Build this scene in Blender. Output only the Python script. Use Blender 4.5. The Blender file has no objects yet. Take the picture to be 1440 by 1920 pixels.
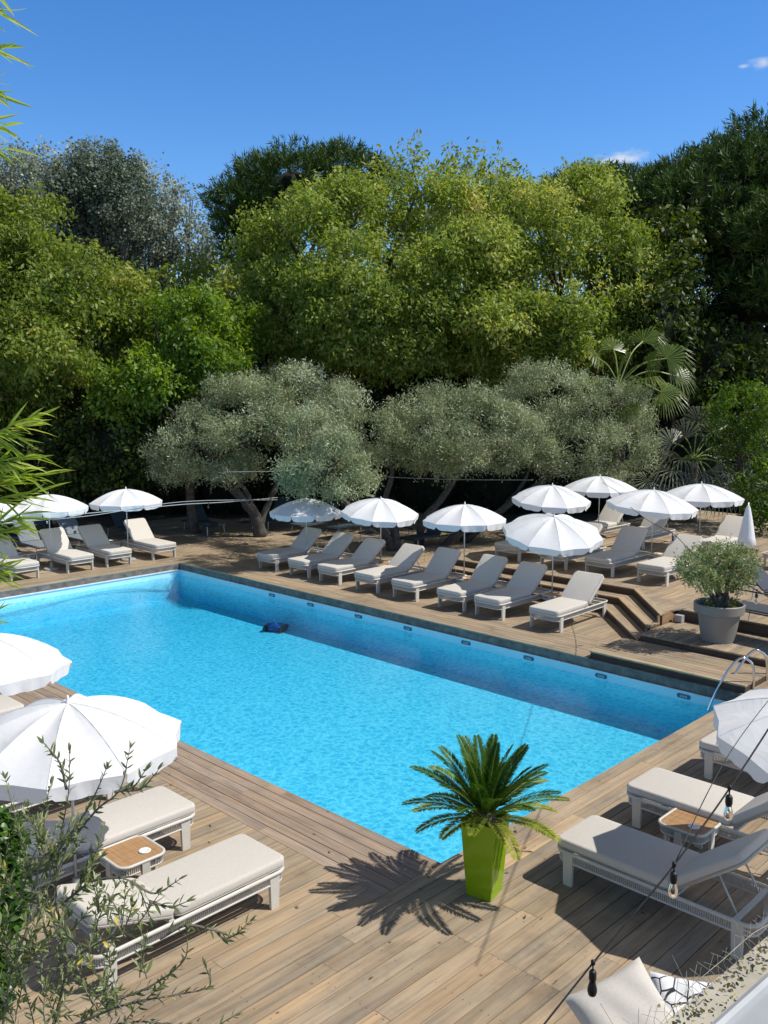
import bpy, bmesh, math, random
import numpy as np
from mathutils import Vector, Matrix
PI = math.pi; R = math.radians
random.seed(4); rng = np.random.default_rng(7)
sc = bpy.context.scene; C = sc.collection

# ------------------------------------------------------------------ camera, world, sun, exposure
CAM_H = 4.9; PITCH = R(7.652); TH = R(45.773); FPX = 1726.85
cam_d = bpy.data.cameras.new('camera'); cam = bpy.data.objects.new('camera', cam_d); C.objects.link(cam)
cam.location = (0, 0, CAM_H); cam.rotation_euler = (PI/2 - PITCH, 0, -TH)
cam_d.sensor_fit = 'HORIZONTAL'; cam_d.sensor_width = 36; cam_d.lens = 36*FPX/1440
cam_d.clip_start = .05; cam_d.clip_end = 2000
sc.camera = cam
EL = R(52); SDIR = Vector((.609*math.cos(EL), -.793*math.cos(EL), math.sin(EL))).normalized()   # towards the sun
sun_d = bpy.data.lights.new('sun', 'SUN'); sun = bpy.data.objects.new('sun', sun_d); C.objects.link(sun)
sun_d.energy = 4.7; sun_d.angle = R(.5); sun_d.color = (1, .96, .90)
sun.rotation_euler = (-SDIR).to_track_quat('-Z', 'Y').to_euler()
sc.view_settings.view_transform = 'Standard'; sc.view_settings.look = 'None'
sc.cycles.max_bounces = 16; sc.cycles.diffuse_bounces = 8; sc.cycles.transparent_max_bounces = 24; sc.cycles.sample_clamp_indirect = 6
sc.view_settings.exposure = 0; sc.view_settings.gamma = 1
world = bpy.data.worlds.new('World'); sc.world = world; world.use_nodes = True
wn = world.node_tree; wn.nodes.clear(); WL = wn.links.new
wo = wn.nodes.new('ShaderNodeOutputWorld'); bg = wn.nodes.new('ShaderNodeBackground')
sky = wn.nodes.new('ShaderNodeTexSky'); sky.sky_type = 'NISHITA'; sky.sun_disc = False
sky.sun_elevation = EL; sky.sun_rotation = math.atan2(.609, -.793)
sky.air_density = 1.0; sky.dust_density = .15; sky.ozone_density = 5.0; sky.altitude = 0
bg.inputs['Strength'].default_value = .1
tc = wn.nodes.new('ShaderNodeTexCoord')
def cam_ray(u, v):
    x = (u-720)/FPX; y = -(v-960)/FPX
    c, s = math.cos(PITCH), math.sin(PITCH)
    r, f, z = x, c+y*s, -s+y*c
    X = (math.cos(TH), math.sin(TH)); Y = (-math.sin(TH), math.cos(TH))
    return Vector((r*X[0]+f*X[1], r*Y[0]+f*Y[1], z)), f
cur = sky.outputs[0]
hs = wn.nodes.new('ShaderNodeHueSaturation'); hs.inputs['Saturation'].default_value = 1.26; hs.inputs['Hue'].default_value = .507; hs.inputs['Value'].default_value = 1.72
WL(cur, hs.inputs['Color']); cur = hs.outputs[0]
# broken warm cloud added overhead, out of view, to make the skylight less blue
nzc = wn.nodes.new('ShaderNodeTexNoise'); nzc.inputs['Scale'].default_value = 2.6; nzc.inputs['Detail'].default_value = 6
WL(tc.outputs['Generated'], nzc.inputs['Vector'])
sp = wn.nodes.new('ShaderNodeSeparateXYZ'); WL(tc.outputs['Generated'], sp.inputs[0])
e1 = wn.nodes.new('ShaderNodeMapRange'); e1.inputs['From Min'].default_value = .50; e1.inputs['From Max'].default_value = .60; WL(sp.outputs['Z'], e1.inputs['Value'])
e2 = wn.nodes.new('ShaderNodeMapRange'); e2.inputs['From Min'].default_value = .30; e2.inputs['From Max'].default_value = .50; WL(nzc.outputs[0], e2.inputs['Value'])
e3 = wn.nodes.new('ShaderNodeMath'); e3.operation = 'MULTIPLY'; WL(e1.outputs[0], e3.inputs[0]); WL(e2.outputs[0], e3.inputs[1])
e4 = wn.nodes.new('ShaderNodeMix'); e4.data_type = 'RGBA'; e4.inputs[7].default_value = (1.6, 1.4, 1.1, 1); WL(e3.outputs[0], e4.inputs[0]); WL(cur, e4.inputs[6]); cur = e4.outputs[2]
nz = wn.nodes.new('ShaderNodeTexNoise'); nz.inputs['Scale'].default_value = 22; nz.inputs['Detail'].default_value = 8; nz.inputs['Roughness'].default_value = .62
mpn = wn.nodes.new('ShaderNodeMapping'); mpn.inputs['Scale'].default_value = (1, 1, 2.6)
WL(tc.outputs['Generated'], mpn.inputs['Vector']); WL(mpn.outputs[0], nz.inputs['Vector'])
for (u, v, rad, amt) in ((1164, 298, .052, 1.), (1432, 116, .026, .75), (1395, 124, .010, .5)):   # two small clouds low in the sky
    d, _ = cam_ray(u, v); d.normalize()
    sub = wn.nodes.new('ShaderNodeVectorMath'); sub.operation = 'SUBTRACT'; sub.inputs[1].default_value = d
    scl = wn.nodes.new('ShaderNodeVectorMath'); scl.operation = 'MULTIPLY'; scl.inputs[1].default_value = (1, 1, 2.4)
    ln = wn.nodes.new('ShaderNodeVectorMath'); ln.operation = 'LENGTH'
    WL(tc.outputs['Generated'], sub.inputs[0]); WL(sub.outputs[0], scl.inputs[0]); WL(scl.outputs[0], ln.inputs[0])
    mr = wn.nodes.new('ShaderNodeMapRange'); mr.inputs['From Min'].default_value = 0; mr.inputs['From Max'].default_value = rad
    mr.inputs['To Min'].default_value = .42; mr.inputs['To Max'].default_value = -.25; mr.clamp = False
    WL(ln.outputs['Value'], mr.inputs['Value'])
    ad = wn.nodes.new('ShaderNodeMath'); ad.operation = 'ADD'; WL(mr.outputs[0], ad.inputs[0]); WL(nz.outputs[0], ad.inputs[1])
    m2 = wn.nodes.new('ShaderNodeMapRange'); m2.interpolation_type = 'SMOOTHSTEP'
    m2.inputs['From Min'].default_value = .55; m2.inputs['From Max'].default_value = .95; m2.inputs['To Max'].default_value = amt
    WL(ad.outputs[0], m2.inputs['Value'])
    mx = wn.nodes.new('ShaderNodeMix'); mx.data_type = 'RGBA'; mx.inputs[7].default_value = (7.5, 8.0, 8.8, 1)
    WL(m2.outputs[0], mx.inputs[0]); WL(cur, mx.inputs[6]); cur = mx.outputs[2]
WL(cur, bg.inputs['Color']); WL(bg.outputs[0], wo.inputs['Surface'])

# ------------------------------------------------------------------ measuring helpers (survey of the place)
def at(u, v, F):                      # the point at forward distance F seen at photo pixel u, v
    r, f = cam_ray(u, v); return Vector((0, 0, CAM_H)) + r*(F/f)
def gnd(u, v, z=0):                   # the point of the level z seen at u, v
    r, f = cam_ray(u, v); return Vector((0, 0, CAM_H)) + r*((z-CAM_H)/r.z)
RIGHT = Vector((math.cos(TH), -math.sin(TH), 0)); FWD = Vector((math.sin(TH), math.cos(TH), 0)); UP = Vector((0, 0, 1))

# ------------------------------------------------------------------ materials
def newmat(name):
    m = bpy.data.materials.new(name); m.use_nodes = True
    nt = m.node_tree; b = nt.nodes['Principled BSDF']; return m, nt, b
def N(nt, t, **kw):
    n = nt.nodes.new('ShaderNode'+t)
    for k, v in kw.items(): setattr(n, k, v)
    return n
def noise(nt, scale, detail=4, rough=.55, vec=None, dist=0):
    n = N(nt, 'TexNoise'); n.inputs['Scale'].default_value = scale; n.inputs['Detail'].default_value = detail
    n.inputs['Roughness'].default_value = rough; n.inputs['Distortion'].default_value = dist
    if vec is not None: nt.links.new(vec, n.inputs['Vector'])
    return n
def ramp(nt, src, stops):
    r = N(nt, 'ValToRGB'); e = r.color_ramp.elements
    while len(e) > 1: e.remove(e[0])
    e[0].position = stops[0][0]; e[0].color = (*stops[0][1], 1)
    for p, c in stops[1:]:
        q = e.new(p); q.color = (*c, 1)
    nt.links.new(src, r.inputs[0]); return r
def bump(nt, b, src, strength, dist=.01):
    n = N(nt, 'Bump'); n.inputs['Strength'].default_value = strength; n.inputs['Distance'].default_value = dist
    nt.links.new(src, n.inputs['Height']); nt.links.new(n.outputs[0], b.inputs['Normal']); return n
def objvec(nt, scale=(1, 1, 1)):
    t = N(nt, 'TexCoord'); m = N(nt, 'Mapping'); m.inputs['Scale'].default_value = scale
    nt.links.new(t.outputs['Object'], m.inputs['Vector']); return m.outputs[0]
def plain(name, col, rough=.6, metal=0, var=.12, nscale=12, bmp=0, bscale=60):
    m, nt, b = newmat(name); v = objvec(nt)
    n = noise(nt, nscale, 5, .6, v)
    lo = tuple(c*(1-var) for c in col); hi = tuple(min(1, c*(1+var)) for c in col)
    r = ramp(nt, n.outputs[0], [(.3, lo), (.7, hi)]); nt.links.new(r.outputs[0], b.inputs['Base Color'])
    b.inputs['Roughness'].default_value = rough; b.inputs['Metallic'].default_value = metal
    if bmp:
        n2 = noise(nt, bscale, 3, .6, v); bump(nt, b, n2.outputs[0], bmp, .004)
    return m
def leafmat(name, stops, trans=.35, rough=.5, spec=.35):
    m, nt, b = newmat(name)
    a = N(nt, 'Attribute', attribute_name='tint')
    r = ramp(nt, a.outputs['Fac'], stops)
    nt.links.new(r.outputs[0], b.inputs['Base Color']); b.inputs['Roughness'].default_value = rough
    b.inputs['Specular IOR Level'].default_value = spec
    tr = N(nt, 'BsdfTranslucent'); g = N(nt, 'Hsv' if False else 'HueSaturation'); g.inputs['Saturation'].default_value = 1.15; g.inputs['Value'].default_value = 1.25; g.inputs['Hue'].default_value = .49
    nt.links.new(r.outputs[0], g.inputs['Color']); nt.links.new(g.outputs[0], tr.inputs[0])
    mx = N(nt, 'MixShader'); mx.inputs[0].default_value = trans
    nt.links.new(b.outputs[0], mx.inputs[1]); nt.links.new(tr.outputs[0], mx.inputs[2])
    nt.links.new(mx.outputs[0], nt.nodes['Material Output'].inputs['Surface'])
    m.use_backface_culling = False
    return m
def fabric(name, col, weave=900, trans=0, var=.06, fold=0):
    m, nt, b = newmat(name); v = objvec(nt)
    n = noise(nt, 170, 4, .7, v); n2 = noise(nt, 60, 3, .6, v)
    md = N(nt, 'Math', operation='ADD'); nt.links.new(n.outputs[0], md.inputs[0]); nt.links.new(n2.outputs[0], md.inputs[1])
    r = ramp(nt, md.outputs[0], [(.7, tuple(c*(1-var*1.6) for c in col)), (1.3, tuple(min(1, c*(1+var)) for c in col))])
    dv = N(nt, 'Math', operation='DIVIDE'); dv.inputs[1].default_value = 1.0
    nt.links.new(r.outputs[0], b.inputs['Base Color']); b.inputs['Roughness'].default_value = .9
    b.inputs['Specular IOR Level'].default_value = .15
    n3 = noise(nt, weave*.3, 2, .5, v); bp = bump(nt, b, n3.outputs[0], .25, .002)
    n4 = noise(nt, 2.6 if fold else 5, 3 if fold else 2, .5, v, 1.2 if fold else 0); bp2 = N(nt, 'Bump'); bp2.inputs['Strength'].default_value = .3 if fold else .2; bp2.inputs['Distance'].default_value = .05 if fold else .02
    nt.links.new(n4.outputs[0], bp2.inputs['Height']); nt.links.new(bp2.outputs[0], bp.inputs['Normal'])
    if trans:
        tr = N(nt, 'BsdfTranslucent'); tr.inputs[0].default_value = (*col, 1)
        mx = N(nt, 'MixShader'); mx.inputs[0].default_value = trans
        nt.links.new(b.outputs[0], mx.inputs[1]); nt.links.new(tr.outputs[0], mx.inputs[2])
        nt.links.new(mx.outputs[0], nt.nodes['Material Output'].inputs['Surface'])
    return m
def deckmat(name, stops, grain=.5):
    m, nt, b = newmat(name)
    uv = N(nt, 'UVMap'); mp = N(nt, 'Mapping'); mp.inputs['Scale'].default_value = (1.1, 26, 1); nt.links.new(uv.outputs[0], mp.inputs[0])
    g = noise(nt, 1.0, 8, .68, mp.outputs[0], .6)
    mp2 = N(nt, 'Mapping'); mp2.inputs['Scale'].default_value = (.7, 7, 1); nt.links.new(uv.outputs[0], mp2.inputs[0])
    g2 = noise(nt, 1.3, 4, .6, mp2.outputs[0])
    a = N(nt, 'Attribute', attribute_name='tint')
    r = ramp(nt, a.outputs['Fac'], stops)
    gr = ramp(nt, g.outputs[0], [(.24, (.58, .55, .52)), (.5, (.97, .96, .95)), (.76, (1.15, 1.15, 1.15))])
    gr2 = ramp(nt, g2.outputs[0], [(.28, (.66, .66, .68)), (.62, (1.12, 1.09, 1.06))])
    m1 = N(nt, 'Mix', data_type='RGBA', blend_type='MULTIPLY'); m1.inputs[0].default_value = .85
    nt.links.new(r.outputs[0], m1.inputs[6]); nt.links.new(gr.outputs[0], m1.inputs[7])
    m2 = N(nt, 'Mix', data_type='RGBA', blend_type='MULTIPLY'); m2.inputs[0].default_value = .8
    nt.links.new(m1.outputs[2], m2.inputs[6]); nt.links.new(gr2.outputs[0], m2.inputs[7])
    ov = objvec(nt); st = noise(nt, .9, 6, .7, ov)      # water stains
    sr = ramp(nt, st.outputs[0], [(.30, (.52, .53, .55)), (.47, (.95, .95, .95)), (.75, (1.10, 1.06, 1.0))])
    m3 = N(nt, 'Mix', data_type='RGBA', blend_type='MULTIPLY'); m3.inputs[0].default_value = .8
    nt.links.new(m2.outputs[2], m3.inputs[6]); nt.links.new(sr.outputs[0], m3.inputs[7])
    hn = noise(nt, .55, 5, .65, mp2.outputs[0]); hr = ramp(nt, hn.outputs[0], [(.36, (.93, .98, 1.04)), (.66, (1.10, 1.0, .88))])
    m3b = N(nt, 'Mix', data_type='RGBA', blend_type='MULTIPLY'); m3b.inputs[0].default_value = .9
    nt.links.new(m3.outputs[2], m3b.inputs[6]); nt.links.new(hr.outputs[0], m3b.inputs[7]); m3 = m3b
    kn = N(nt, 'TexVoronoi'); kn.inputs['Scale'].default_value = 2.4; nt.links.new(ov, kn.inputs['Vector'])      # knots
    kr = ramp(nt, kn.outputs['Distance'], [(.0, (.3, .24, .2)), (.035, (.45, .38, .33)), (.06, (1, 1, 1))])
    m4 = N(nt, 'Mix', data_type='RGBA', blend_type='MULTIPLY'); m4.inputs[0].default_value = .75
    nt.links.new(m3.outputs[2], m4.inputs[6]); nt.links.new(kr.outputs[0], m4.inputs[7])
    nt.links.new(m4.outputs[2], b.inputs['Base Color'])
    b.inputs['Roughness'].default_value = .78; b.inputs['Specular IOR Level'].default_value = .25
    bump(nt, b, g.outputs[0], .35, .006)
    return m
M = {}
M['deck'] = deckmat('deck wood', [(0, (.25, .205, .145)), (.35, (.35, .285, .20)), (.7, (.425, .34, .235)), (1, (.51, .395, .255))])
M['deck_grey'] = deckmat('grey deck wood', [(0, (.27, .215, .165)), (.5, (.35, .28, .215)), (1, (.44, .35, .265))])
M['riser'] = deckmat('shaded riser wood', [(0, (.085, .058, .042)), (1, (.13, .09, .065))])  # shade of the front risers is put into this dark wood colour
M['riser_side'] = deckmat('sunlit riser wood', [(0, (.28, .19, .12)), (1, (.36, .25, .16))])  # lighter copy of the riser wood, sunlight on the step sides painted in
M['kerb'] = plain('coping', (.16, .14, .12), .85, var=.45, nscale=7, bmp=.5, bscale=18)
M['lip'] = plain('liner lip', (.72, .73, .72), .6, var=.15, nscale=9)
M['soil'] = plain('soil', (.07, .052, .036), .95, var=.5, nscale=3, bmp=.6, bscale=14)
M['frame'] = plain('frame paint', (.58, .55, .48), .5, var=.04)
M['rope'] = plain('rope', (.50, .48, .44), .85, var=.2, nscale=60, bmp=.4, bscale=300)
M['cushion'] = fabric('cushion cloth', (.56, .52, .455))
M['piping'] = fabric('piping cloth', (.42, .39, .35))
M['white'] = fabric('parasol cloth', (.87, .87, .86), trans=.2, var=.02, fold=1)
M['palegrey'] = fabric('grey parasol cloth', (.60, .62, .66), trans=.2, var=.02)
M['pole'] = plain('pole metal', (.62, .62, .60), .35, .4, var=.05)
M['plastic'] = plain('white plastic', (.8, .8, .78), .4, var=.03)
M['concrete'] = plain('base concrete', (.32, .32, .31), .9, var=.15, bmp=.3)
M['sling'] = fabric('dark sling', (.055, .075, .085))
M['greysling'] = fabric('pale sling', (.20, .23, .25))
M['navy'] = fabric('charcoal mattress', (.075, .082, .10))
M['darkmetal'] = plain('dark metal', (.05, .05, .055), .45, .6, var=.1)
M['black'] = plain('black rubber', (.012, .012, .013), .5, var=.2)
M['steel'] = plain('steel', (.75, .76, .77), .12, 1, var=.03)
M['pot'] = plain('taupe pot', (.235, .215, .185), .55, var=.05, nscale=4)
M['plate'] = plain('plate', (.04, .13, .20), .5)
M['green'] = plain('lime pot', (.23, .37, .004), .16, var=.02, nscale=4)
M['bark'] = plain('bark', (.10, .082, .065), .9, var=.5, nscale=9, bmp=1, bscale=22)
M['greybark'] = plain('grey bark', (.075, .066, .056), .9, var=.4, nscale=12, bmp=1, bscale=30)
M['twig'] = plain('twig bark', (.20, .17, .13), .85, var=.3, nscale=40)
M['canebark'] = plain('cane', (.22, .28, .06), .5, var=.2)
M['cable'] = plain('cable', (.035, .034, .032), .7, var=.2)
M['palecable'] = plain('pale cable', (.42, .41, .39), .7, var=.1)
M['stone'] = plain('parapet stone', (.44, .41, .33), .9, var=.25, nscale=5, bmp=.5, bscale=40)
M['zinc'] = plain('zinc', (.40, .41, .41), .6, .2, var=.12, nscale=6)
M['wire'] = plain('rusty wire', (.33, .30, .22), .7, .3, var=.3, nscale=30)
# teak table top
m, nt, b = newmat('teak'); v = objvec(nt, (3, 60, 3)); g = noise(nt, 1, 6, .6, v)
r = ramp(nt, g.outputs[0], [(.3, (.30, .165, .07)), (.7, (.46, .27, .12))]); nt.links.new(r.outputs[0], b.inputs['Base Color']); b.inputs['Roughness'].default_value = .6; M['teak'] = m
# bulb glass
m, nt, b = newmat('bulb glass'); b.inputs['Base Color'].default_value = (1, .97, .9, 1); b.inputs['Roughness'].default_value = .03
b.inputs['Transmission Weight'].default_value = 1; b.inputs['IOR'].default_value = 1.15; M['glass'] = m
# leaves
M['lf_tree'] = leafmat('leaf yellow green', [(0, (0.0979, 0.15, 0.0246)), (0.35, (0.229, 0.314, 0.0562)), (0.75, (0.394, 0.47, 0.105)), (1, (0.604, 0.564, 0.176))], .45)
M['lf_left'] = leafmat('leaf mid green', [(0, (0.0664, 0.116, 0.0218)), (0.4, (0.16, 0.231, 0.04)), (0.8, (0.293, 0.359, 0.0637)), (1, (0.478, 0.461, 0.109))], .45)
M['lf_fresh'] = leafmat('leaf fresh green', [(0, (0.0594, 0.125, 0.0187)), (0.5, (0.166, 0.275, 0.0343)), (1, (0.356, 0.474, 0.0702))], .45)
M['lf_dark'] = leafmat('leaf dark green', [(0, (0.0182, 0.035, 0.0072)), (0.6, (0.0585, 0.0938, 0.0144)), (1, (0.169, 0.213, 0.036))], .3)
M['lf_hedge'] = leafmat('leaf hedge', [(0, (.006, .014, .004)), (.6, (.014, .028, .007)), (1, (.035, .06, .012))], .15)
M['lf_olive'] = leafmat('leaf olive', [(0, (0.17, 0.197, 0.0941)), (0.5, (0.329, 0.37, 0.194)), (0.85, (0.477, 0.521, 0.311)), (1, (0.657, 0.694, 0.494))], .25, .45)
M['lf_potolive'] = leafmat('leaf potted olive', [(0, (.09, .13, .03)), (.5, (.20, .26, .085)), (1, (.42, .47, .24))], .3, .45)
M['lf_olivenear'] = leafmat('leaf olive near', [(0, (0.075, 0.115, 0.0345)), (0.5, (0.2, 0.253, 0.0862)), (0.9, (0.4, 0.437, 0.218)), (0.97, (0.425, 0.437, 0.218)), (1, (0.75, 0.575, 0.0805))], .3, .4, .5)
M['lf_poplar'] = leafmat('leaf poplar', [(0, (0.135, 0.169, 0.117)), (0.5, (0.27, 0.312, 0.227)), (1, (0.513, 0.546, 0.429))], .3)
M['lf_grey'] = leafmat('leaf grey green', [(0, (0.075, 0.108, 0.0675)), (0.5, (0.135, 0.182, 0.115)), (1, (0.255, 0.284, 0.189))], .25)
M['lf_pine'] = leafmat('needles', [(0, (0.0234, 0.0525, 0.0096)), (0.5, (0.065, 0.119, 0.0192)), (0.9, (0.143, 0.213, 0.036)), (1, (0.26, 0.325, 0.096))], .15)
M['lf_bamboo'] = leafmat('leaf bamboo', [(0, (0.184, 0.299, 0.0345)), (0.5, (0.38, 0.506, 0.0805)), (1, (0.632, 0.69, 0.184))], .5, .4)
M['lf_ivy'] = leafmat('leaf ivy', [(0, (.015, .045, .006)), (.5, (.045, .12, .012)), (1, (.13, .25, .03))], .35, .35, .5)
M['lf_cycas'] = leafmat('leaf cycas', [(0, (0.0338, 0.09, 0.0144)), (0.5, (0.0743, 0.162, 0.0216)), (0.8, (0.189, 0.264, 0.03)), (1, (0.432, 0.42, 0.072))], .25, .5, .25)
M['lf_palm'] = leafmat('leaf palm', [(0, (0.0723, 0.122, 0.0204)), (0.5, (0.173, 0.245, 0.0544)), (1, (0.433, 0.462, 0.19))], .35, .35, .5)
M['lf_palmgrey'] = leafmat('leaf grey palm', [(0, (0.096, 0.12, 0.0825)), (0.5, (0.24, 0.255, 0.18)), (1, (0.512, 0.495, 0.375))], .25, .4, .5)

# ------------------------------------------------------------------ mesh helpers
class MB:
    def __init__(s): s.v = []; s.f = []; s.uv = []; s.t = []
    def add(s, vs, fs, uvs=None, tint=0.5):
        o = len(s.v); s.v += [tuple(p) for p in vs]
        for i, f in enumerate(fs):
            s.f.append([o+k for k in f]); s.t.append(tint)
            s.uv += (uvs[i] if uvs else [(0, 0)]*len(f))
    def box(s, cx, cy, cz, sx, sy, sz, rot=None, tint=.5):
        vs = [Vector((x*sx/2, y*sy/2, z*sz/2)) for x in (-1, 1) for y in (-1, 1) for z in (-1, 1)]
        if rot is not None: vs = [rot @ p for p in vs]
        vs = [p+Vector((cx, cy, cz)) for p in vs]
        s.add(vs, [(0, 1, 3, 2), (4, 6, 7, 5), (0, 4, 5, 1), (2, 3, 7, 6), (0, 2, 6, 4), (1, 5, 7, 3)], tint=tint)
    def tube(s, pts, r, n=8, closed=False, caps=True):
        pts = [Vector(p) for p in pts]; m = len(pts); rs = r if isinstance(r, (list, tuple)) else [r]*m
        rings = []; prev = None
        for i, p in enumerate(pts):
            if closed: d = pts[(i+1) % m]-pts[i-1]
            else: d = pts[min(i+1, m-1)]-pts[max(i-1, 0)]
            d.normalize()
            if prev is None:
                a = Vector((0, 0, 1)) if abs(d.z) < .9 else Vector((1, 0, 0)); x = d.cross(a).normalized()
            else: x = (prev - d*prev.dot(d)).normalized()
            prev = x; y = d.cross(x)
            rings.append([p+(x*math.cos(2*PI*k/n)+y*math.sin(2*PI*k/n))*rs[i] for k in range(n)])
        vs = [q for rg in rings for q in rg]; fs = []
        for i in range(m if closed else m-1):
            j = (i+1) % m
            for k in range(n): fs.append((i*n+k, i*n+(k+1) % n, j*n+(k+1) % n, j*n+k))
        if caps and not closed: fs += [tuple(range(n-1, -1, -1)), tuple((m-1)*n+k for k in range(n))]
        s.add(vs, fs)
    def lathe(s, prof, n=32, c=(0, 0, 0), cap0=True, cap1=True, sq=0):
        vs = []
        for r_, z in prof:
            for k in range(n):
                a = 2*PI*k/n; vs.append((c[0]+r_*math.cos(a), c[1]+r_*math.sin(a), c[2]+z))
        fs = []
        for i in range(len(prof)-1):
            for k in range(n): fs.append((i*n+k, i*n+(k+1) % n, (i+1)*n+(k+1) % n, (i+1)*n+k))
        if cap0: fs.append(tuple(range(n-1, -1, -1)))
        if cap1: fs.append(tuple((len(prof)-1)*n+k for k in range(n)))
        s.add(vs, fs)
    def prism(s, poly, z0, z1, tint=.5):
        n = len(poly); vs = [(x, y, z0) for x, y in poly]+[(x, y, z1) for x, y in poly]
        fs = [tuple(range(n-1, -1, -1)), tuple(range(n, 2*n))]+[(i, (i+1) % n, n+(i+1) % n, n+i) for i in range(n)]
        s.add(vs, fs, tint=tint)
    def build(s, name, mat, parent=None, smooth=False, uv=False, auto=None):
        me = bpy.data.meshes.new(name); me.from_pydata(s.v, [], s.f); me.materials.append(mat)
        if uv:
            l = me.uv_layers.new(name='UVMap'); l.data.foreach_set('uv', np.array(s.uv, dtype=np.float32).ravel())
            a = me.attributes.new('tint', 'FLOAT', 'FACE'); a.data.foreach_set('value', np.array(s.t, dtype=np.float32))
        if smooth: me.polygons.foreach_set('use_smooth', [True]*len(me.polygons))
        me.update()
        if auto: me.set_sharp_from_angle(angle=R(auto))
        return link(name, me, parent)
def link(name, me, parent=None):
    o = bpy.data.objects.new(name, me); C.objects.link(o)
    if parent is not None: o.parent = parent
    return o
def tag(o, label=None, cat=None, group=None, kind=None):
    if label: o['label'] = label
    if cat: o['category'] = cat
    if group: o['group'] = group
    if kind: o['kind'] = kind
    return o
def thing(name, loc, label, cat, group=None, rz=0):
    o = bpy.data.objects.new(name, None); C.objects.link(o); o.location = loc; o.rotation_euler = (0, 0, rz)
    o.empty_display_size = .2
    return tag(o, label, cat, group)
KIDS = {}
def kids(o): return [c for c in o.children]
def dup(root, loc, rz, label, group=None, cat=None):
    r = root.copy(); C.objects.link(r); r.location = loc; r.rotation_euler = (root.rotation_euler[0], root.rotation_euler[1], rz)
    tag(r, label, cat, group)
    for ch in list(root.children):
        c = ch.copy(); C.objects.link(c); c.parent = r
        for g in list(ch.children):
            d = g.copy(); C.objects.link(d); d.parent = c
    return r
def softbox(name, sx, sy, sz, mat, parent, loc=(0, 0, 0), rot=None, rad=.035, seg=3, puff=.012):
    bm = bmesh.new(); bmesh.ops.create_cube(bm, size=1)
    bmesh.ops.scale(bm, vec=(sx, sy, sz), verts=bm.verts)
    vert = [e for e in bm.edges if abs(e.verts[0].co.z-e.verts[1].co.z) > sz*.5]
    bmesh.ops.bevel(bm, geom=vert, offset=min(rad*2.2, sx*.3), segments=5, profile=.5, affect='EDGES')
    hor = [e for e in bm.edges if abs(abs(e.verts[0].co.z)-sz/2) < 1e-4 and abs(e.verts[0].co.z-e.verts[1].co.z) < 1e-5 and len(e.link_faces) == 2 and any(abs(f.normal.z) < .5 for f in e.link_faces)]
    bmesh.ops.bevel(bm, geom=hor, offset=rad*.8, segments=seg, profile=.5, affect='EDGES')
    top = [f for f in bm.faces if abs(f.normal.z) > .99]
    for p in bm.verts:
        u = p.co.x/(sx/2); w = p.co.y/(sy/2)
        p.co.z += math.copysign(puff, p.co.z)*max(0, 1-u*u)*max(0, 1-w*w)
    Mx = Matrix.Translation(loc) @ (rot.to_4x4() if rot is not None else Matrix.Identity(4))
    bmesh.ops.transform(bm, matrix=Mx, verts=bm.verts)
    me = bpy.data.meshes.new(name); bm.to_mesh(me); bm.free(); me.materials.append(mat)
    me.polygons.foreach_set('use_smooth', [True]*len(me.polygons)); me.set_sharp_from_angle(angle=R(50))
    return link(name, me, parent)
def rrect(L, W, rad, z=0, n=5, inset=0):
    L -= inset*2; W -= inset*2; out = []
    for (sx, sy, a0) in ((1, 1, 0), (-1, 1, 90), (-1, -1, 180), (1, -1, 270)):
        for k in range(n+1):
            a = R(a0+90*k/n); out.append(Vector((sx*(L/2-rad)+rad*math.cos(a), sy*(W/2-rad)+rad*math.sin(a), z)))
    return out
def catmull(pts, per=8):
    pts = [Vector(p) for p in pts]; P = [pts[0]*2-pts[1]]+pts+[pts[-1]*2-pts[-2]]; out = []
    for i in range(1, len(P)-2):
        for k in range(per):
            t = k/per; a, b_, c, d = P[i-1:i+3]
            out.append(.5*((2*b_)+(c-a)*t+(2*a-5*b_+4*c-d)*t*t+(3*b_-a-3*c+d)*t**3))
    out.append(pts[-1]); return out

# ------------------------------------------------------------------ setting: ground, pool, decks
PX0, PX1, PY0, PY1 = 6.88, 14.35, 5.87, 22.05
g = MB(); B = 300
for (x0, x1, y0, y1) in ((-B, PX0-.2, -B, B), (PX1+.2, B, -B, B), (PX0-.2, PX1+.2, -B, PY0-.2), (PX0-.2, PX1+.2, PY1+.2, B)):
    g.add([(x0, y0, -.06), (x1, y0, -.06), (x1, y1, -.06), (x0, y1, -.06)], [(0, 1, 2, 3)])
tag(g.build('ground', M['soil']), kind='structure')
# basin (painted liner)
m, nt, b = newmat('pool liner'); v = objvec(nt); n = noise(nt, 2.2, 5, .6, v)
r = ramp(nt, n.outputs[0], [(.3, (.40, .76, .84)), (.7, (.48, .80, .87))]); nt.links.new(r.outputs[0], b.inputs['Base Color']); b.inputs['Roughness'].default_value = .5; M['liner'] = m
ZF = -.98
g = MB(); a = .001
x0, x1, y0, y1 = PX0, PX1, PY0, PY1
g.add([(x0, y0, ZF), (x1, y0, ZF), (x1, y1, ZF), (x0, y1, ZF), (x0, y0, -.2), (x1, y0, -.2), (x1, y1, -.2), (x0, y1, -.2)],
      [(0, 1, 2, 3), (0, 4, 5, 1), (1, 5, 6, 2), (2, 6, 7, 3), (3, 7, 4, 0)])
tag(g.build('pool_basin', M['liner']), kind='structure')
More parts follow.
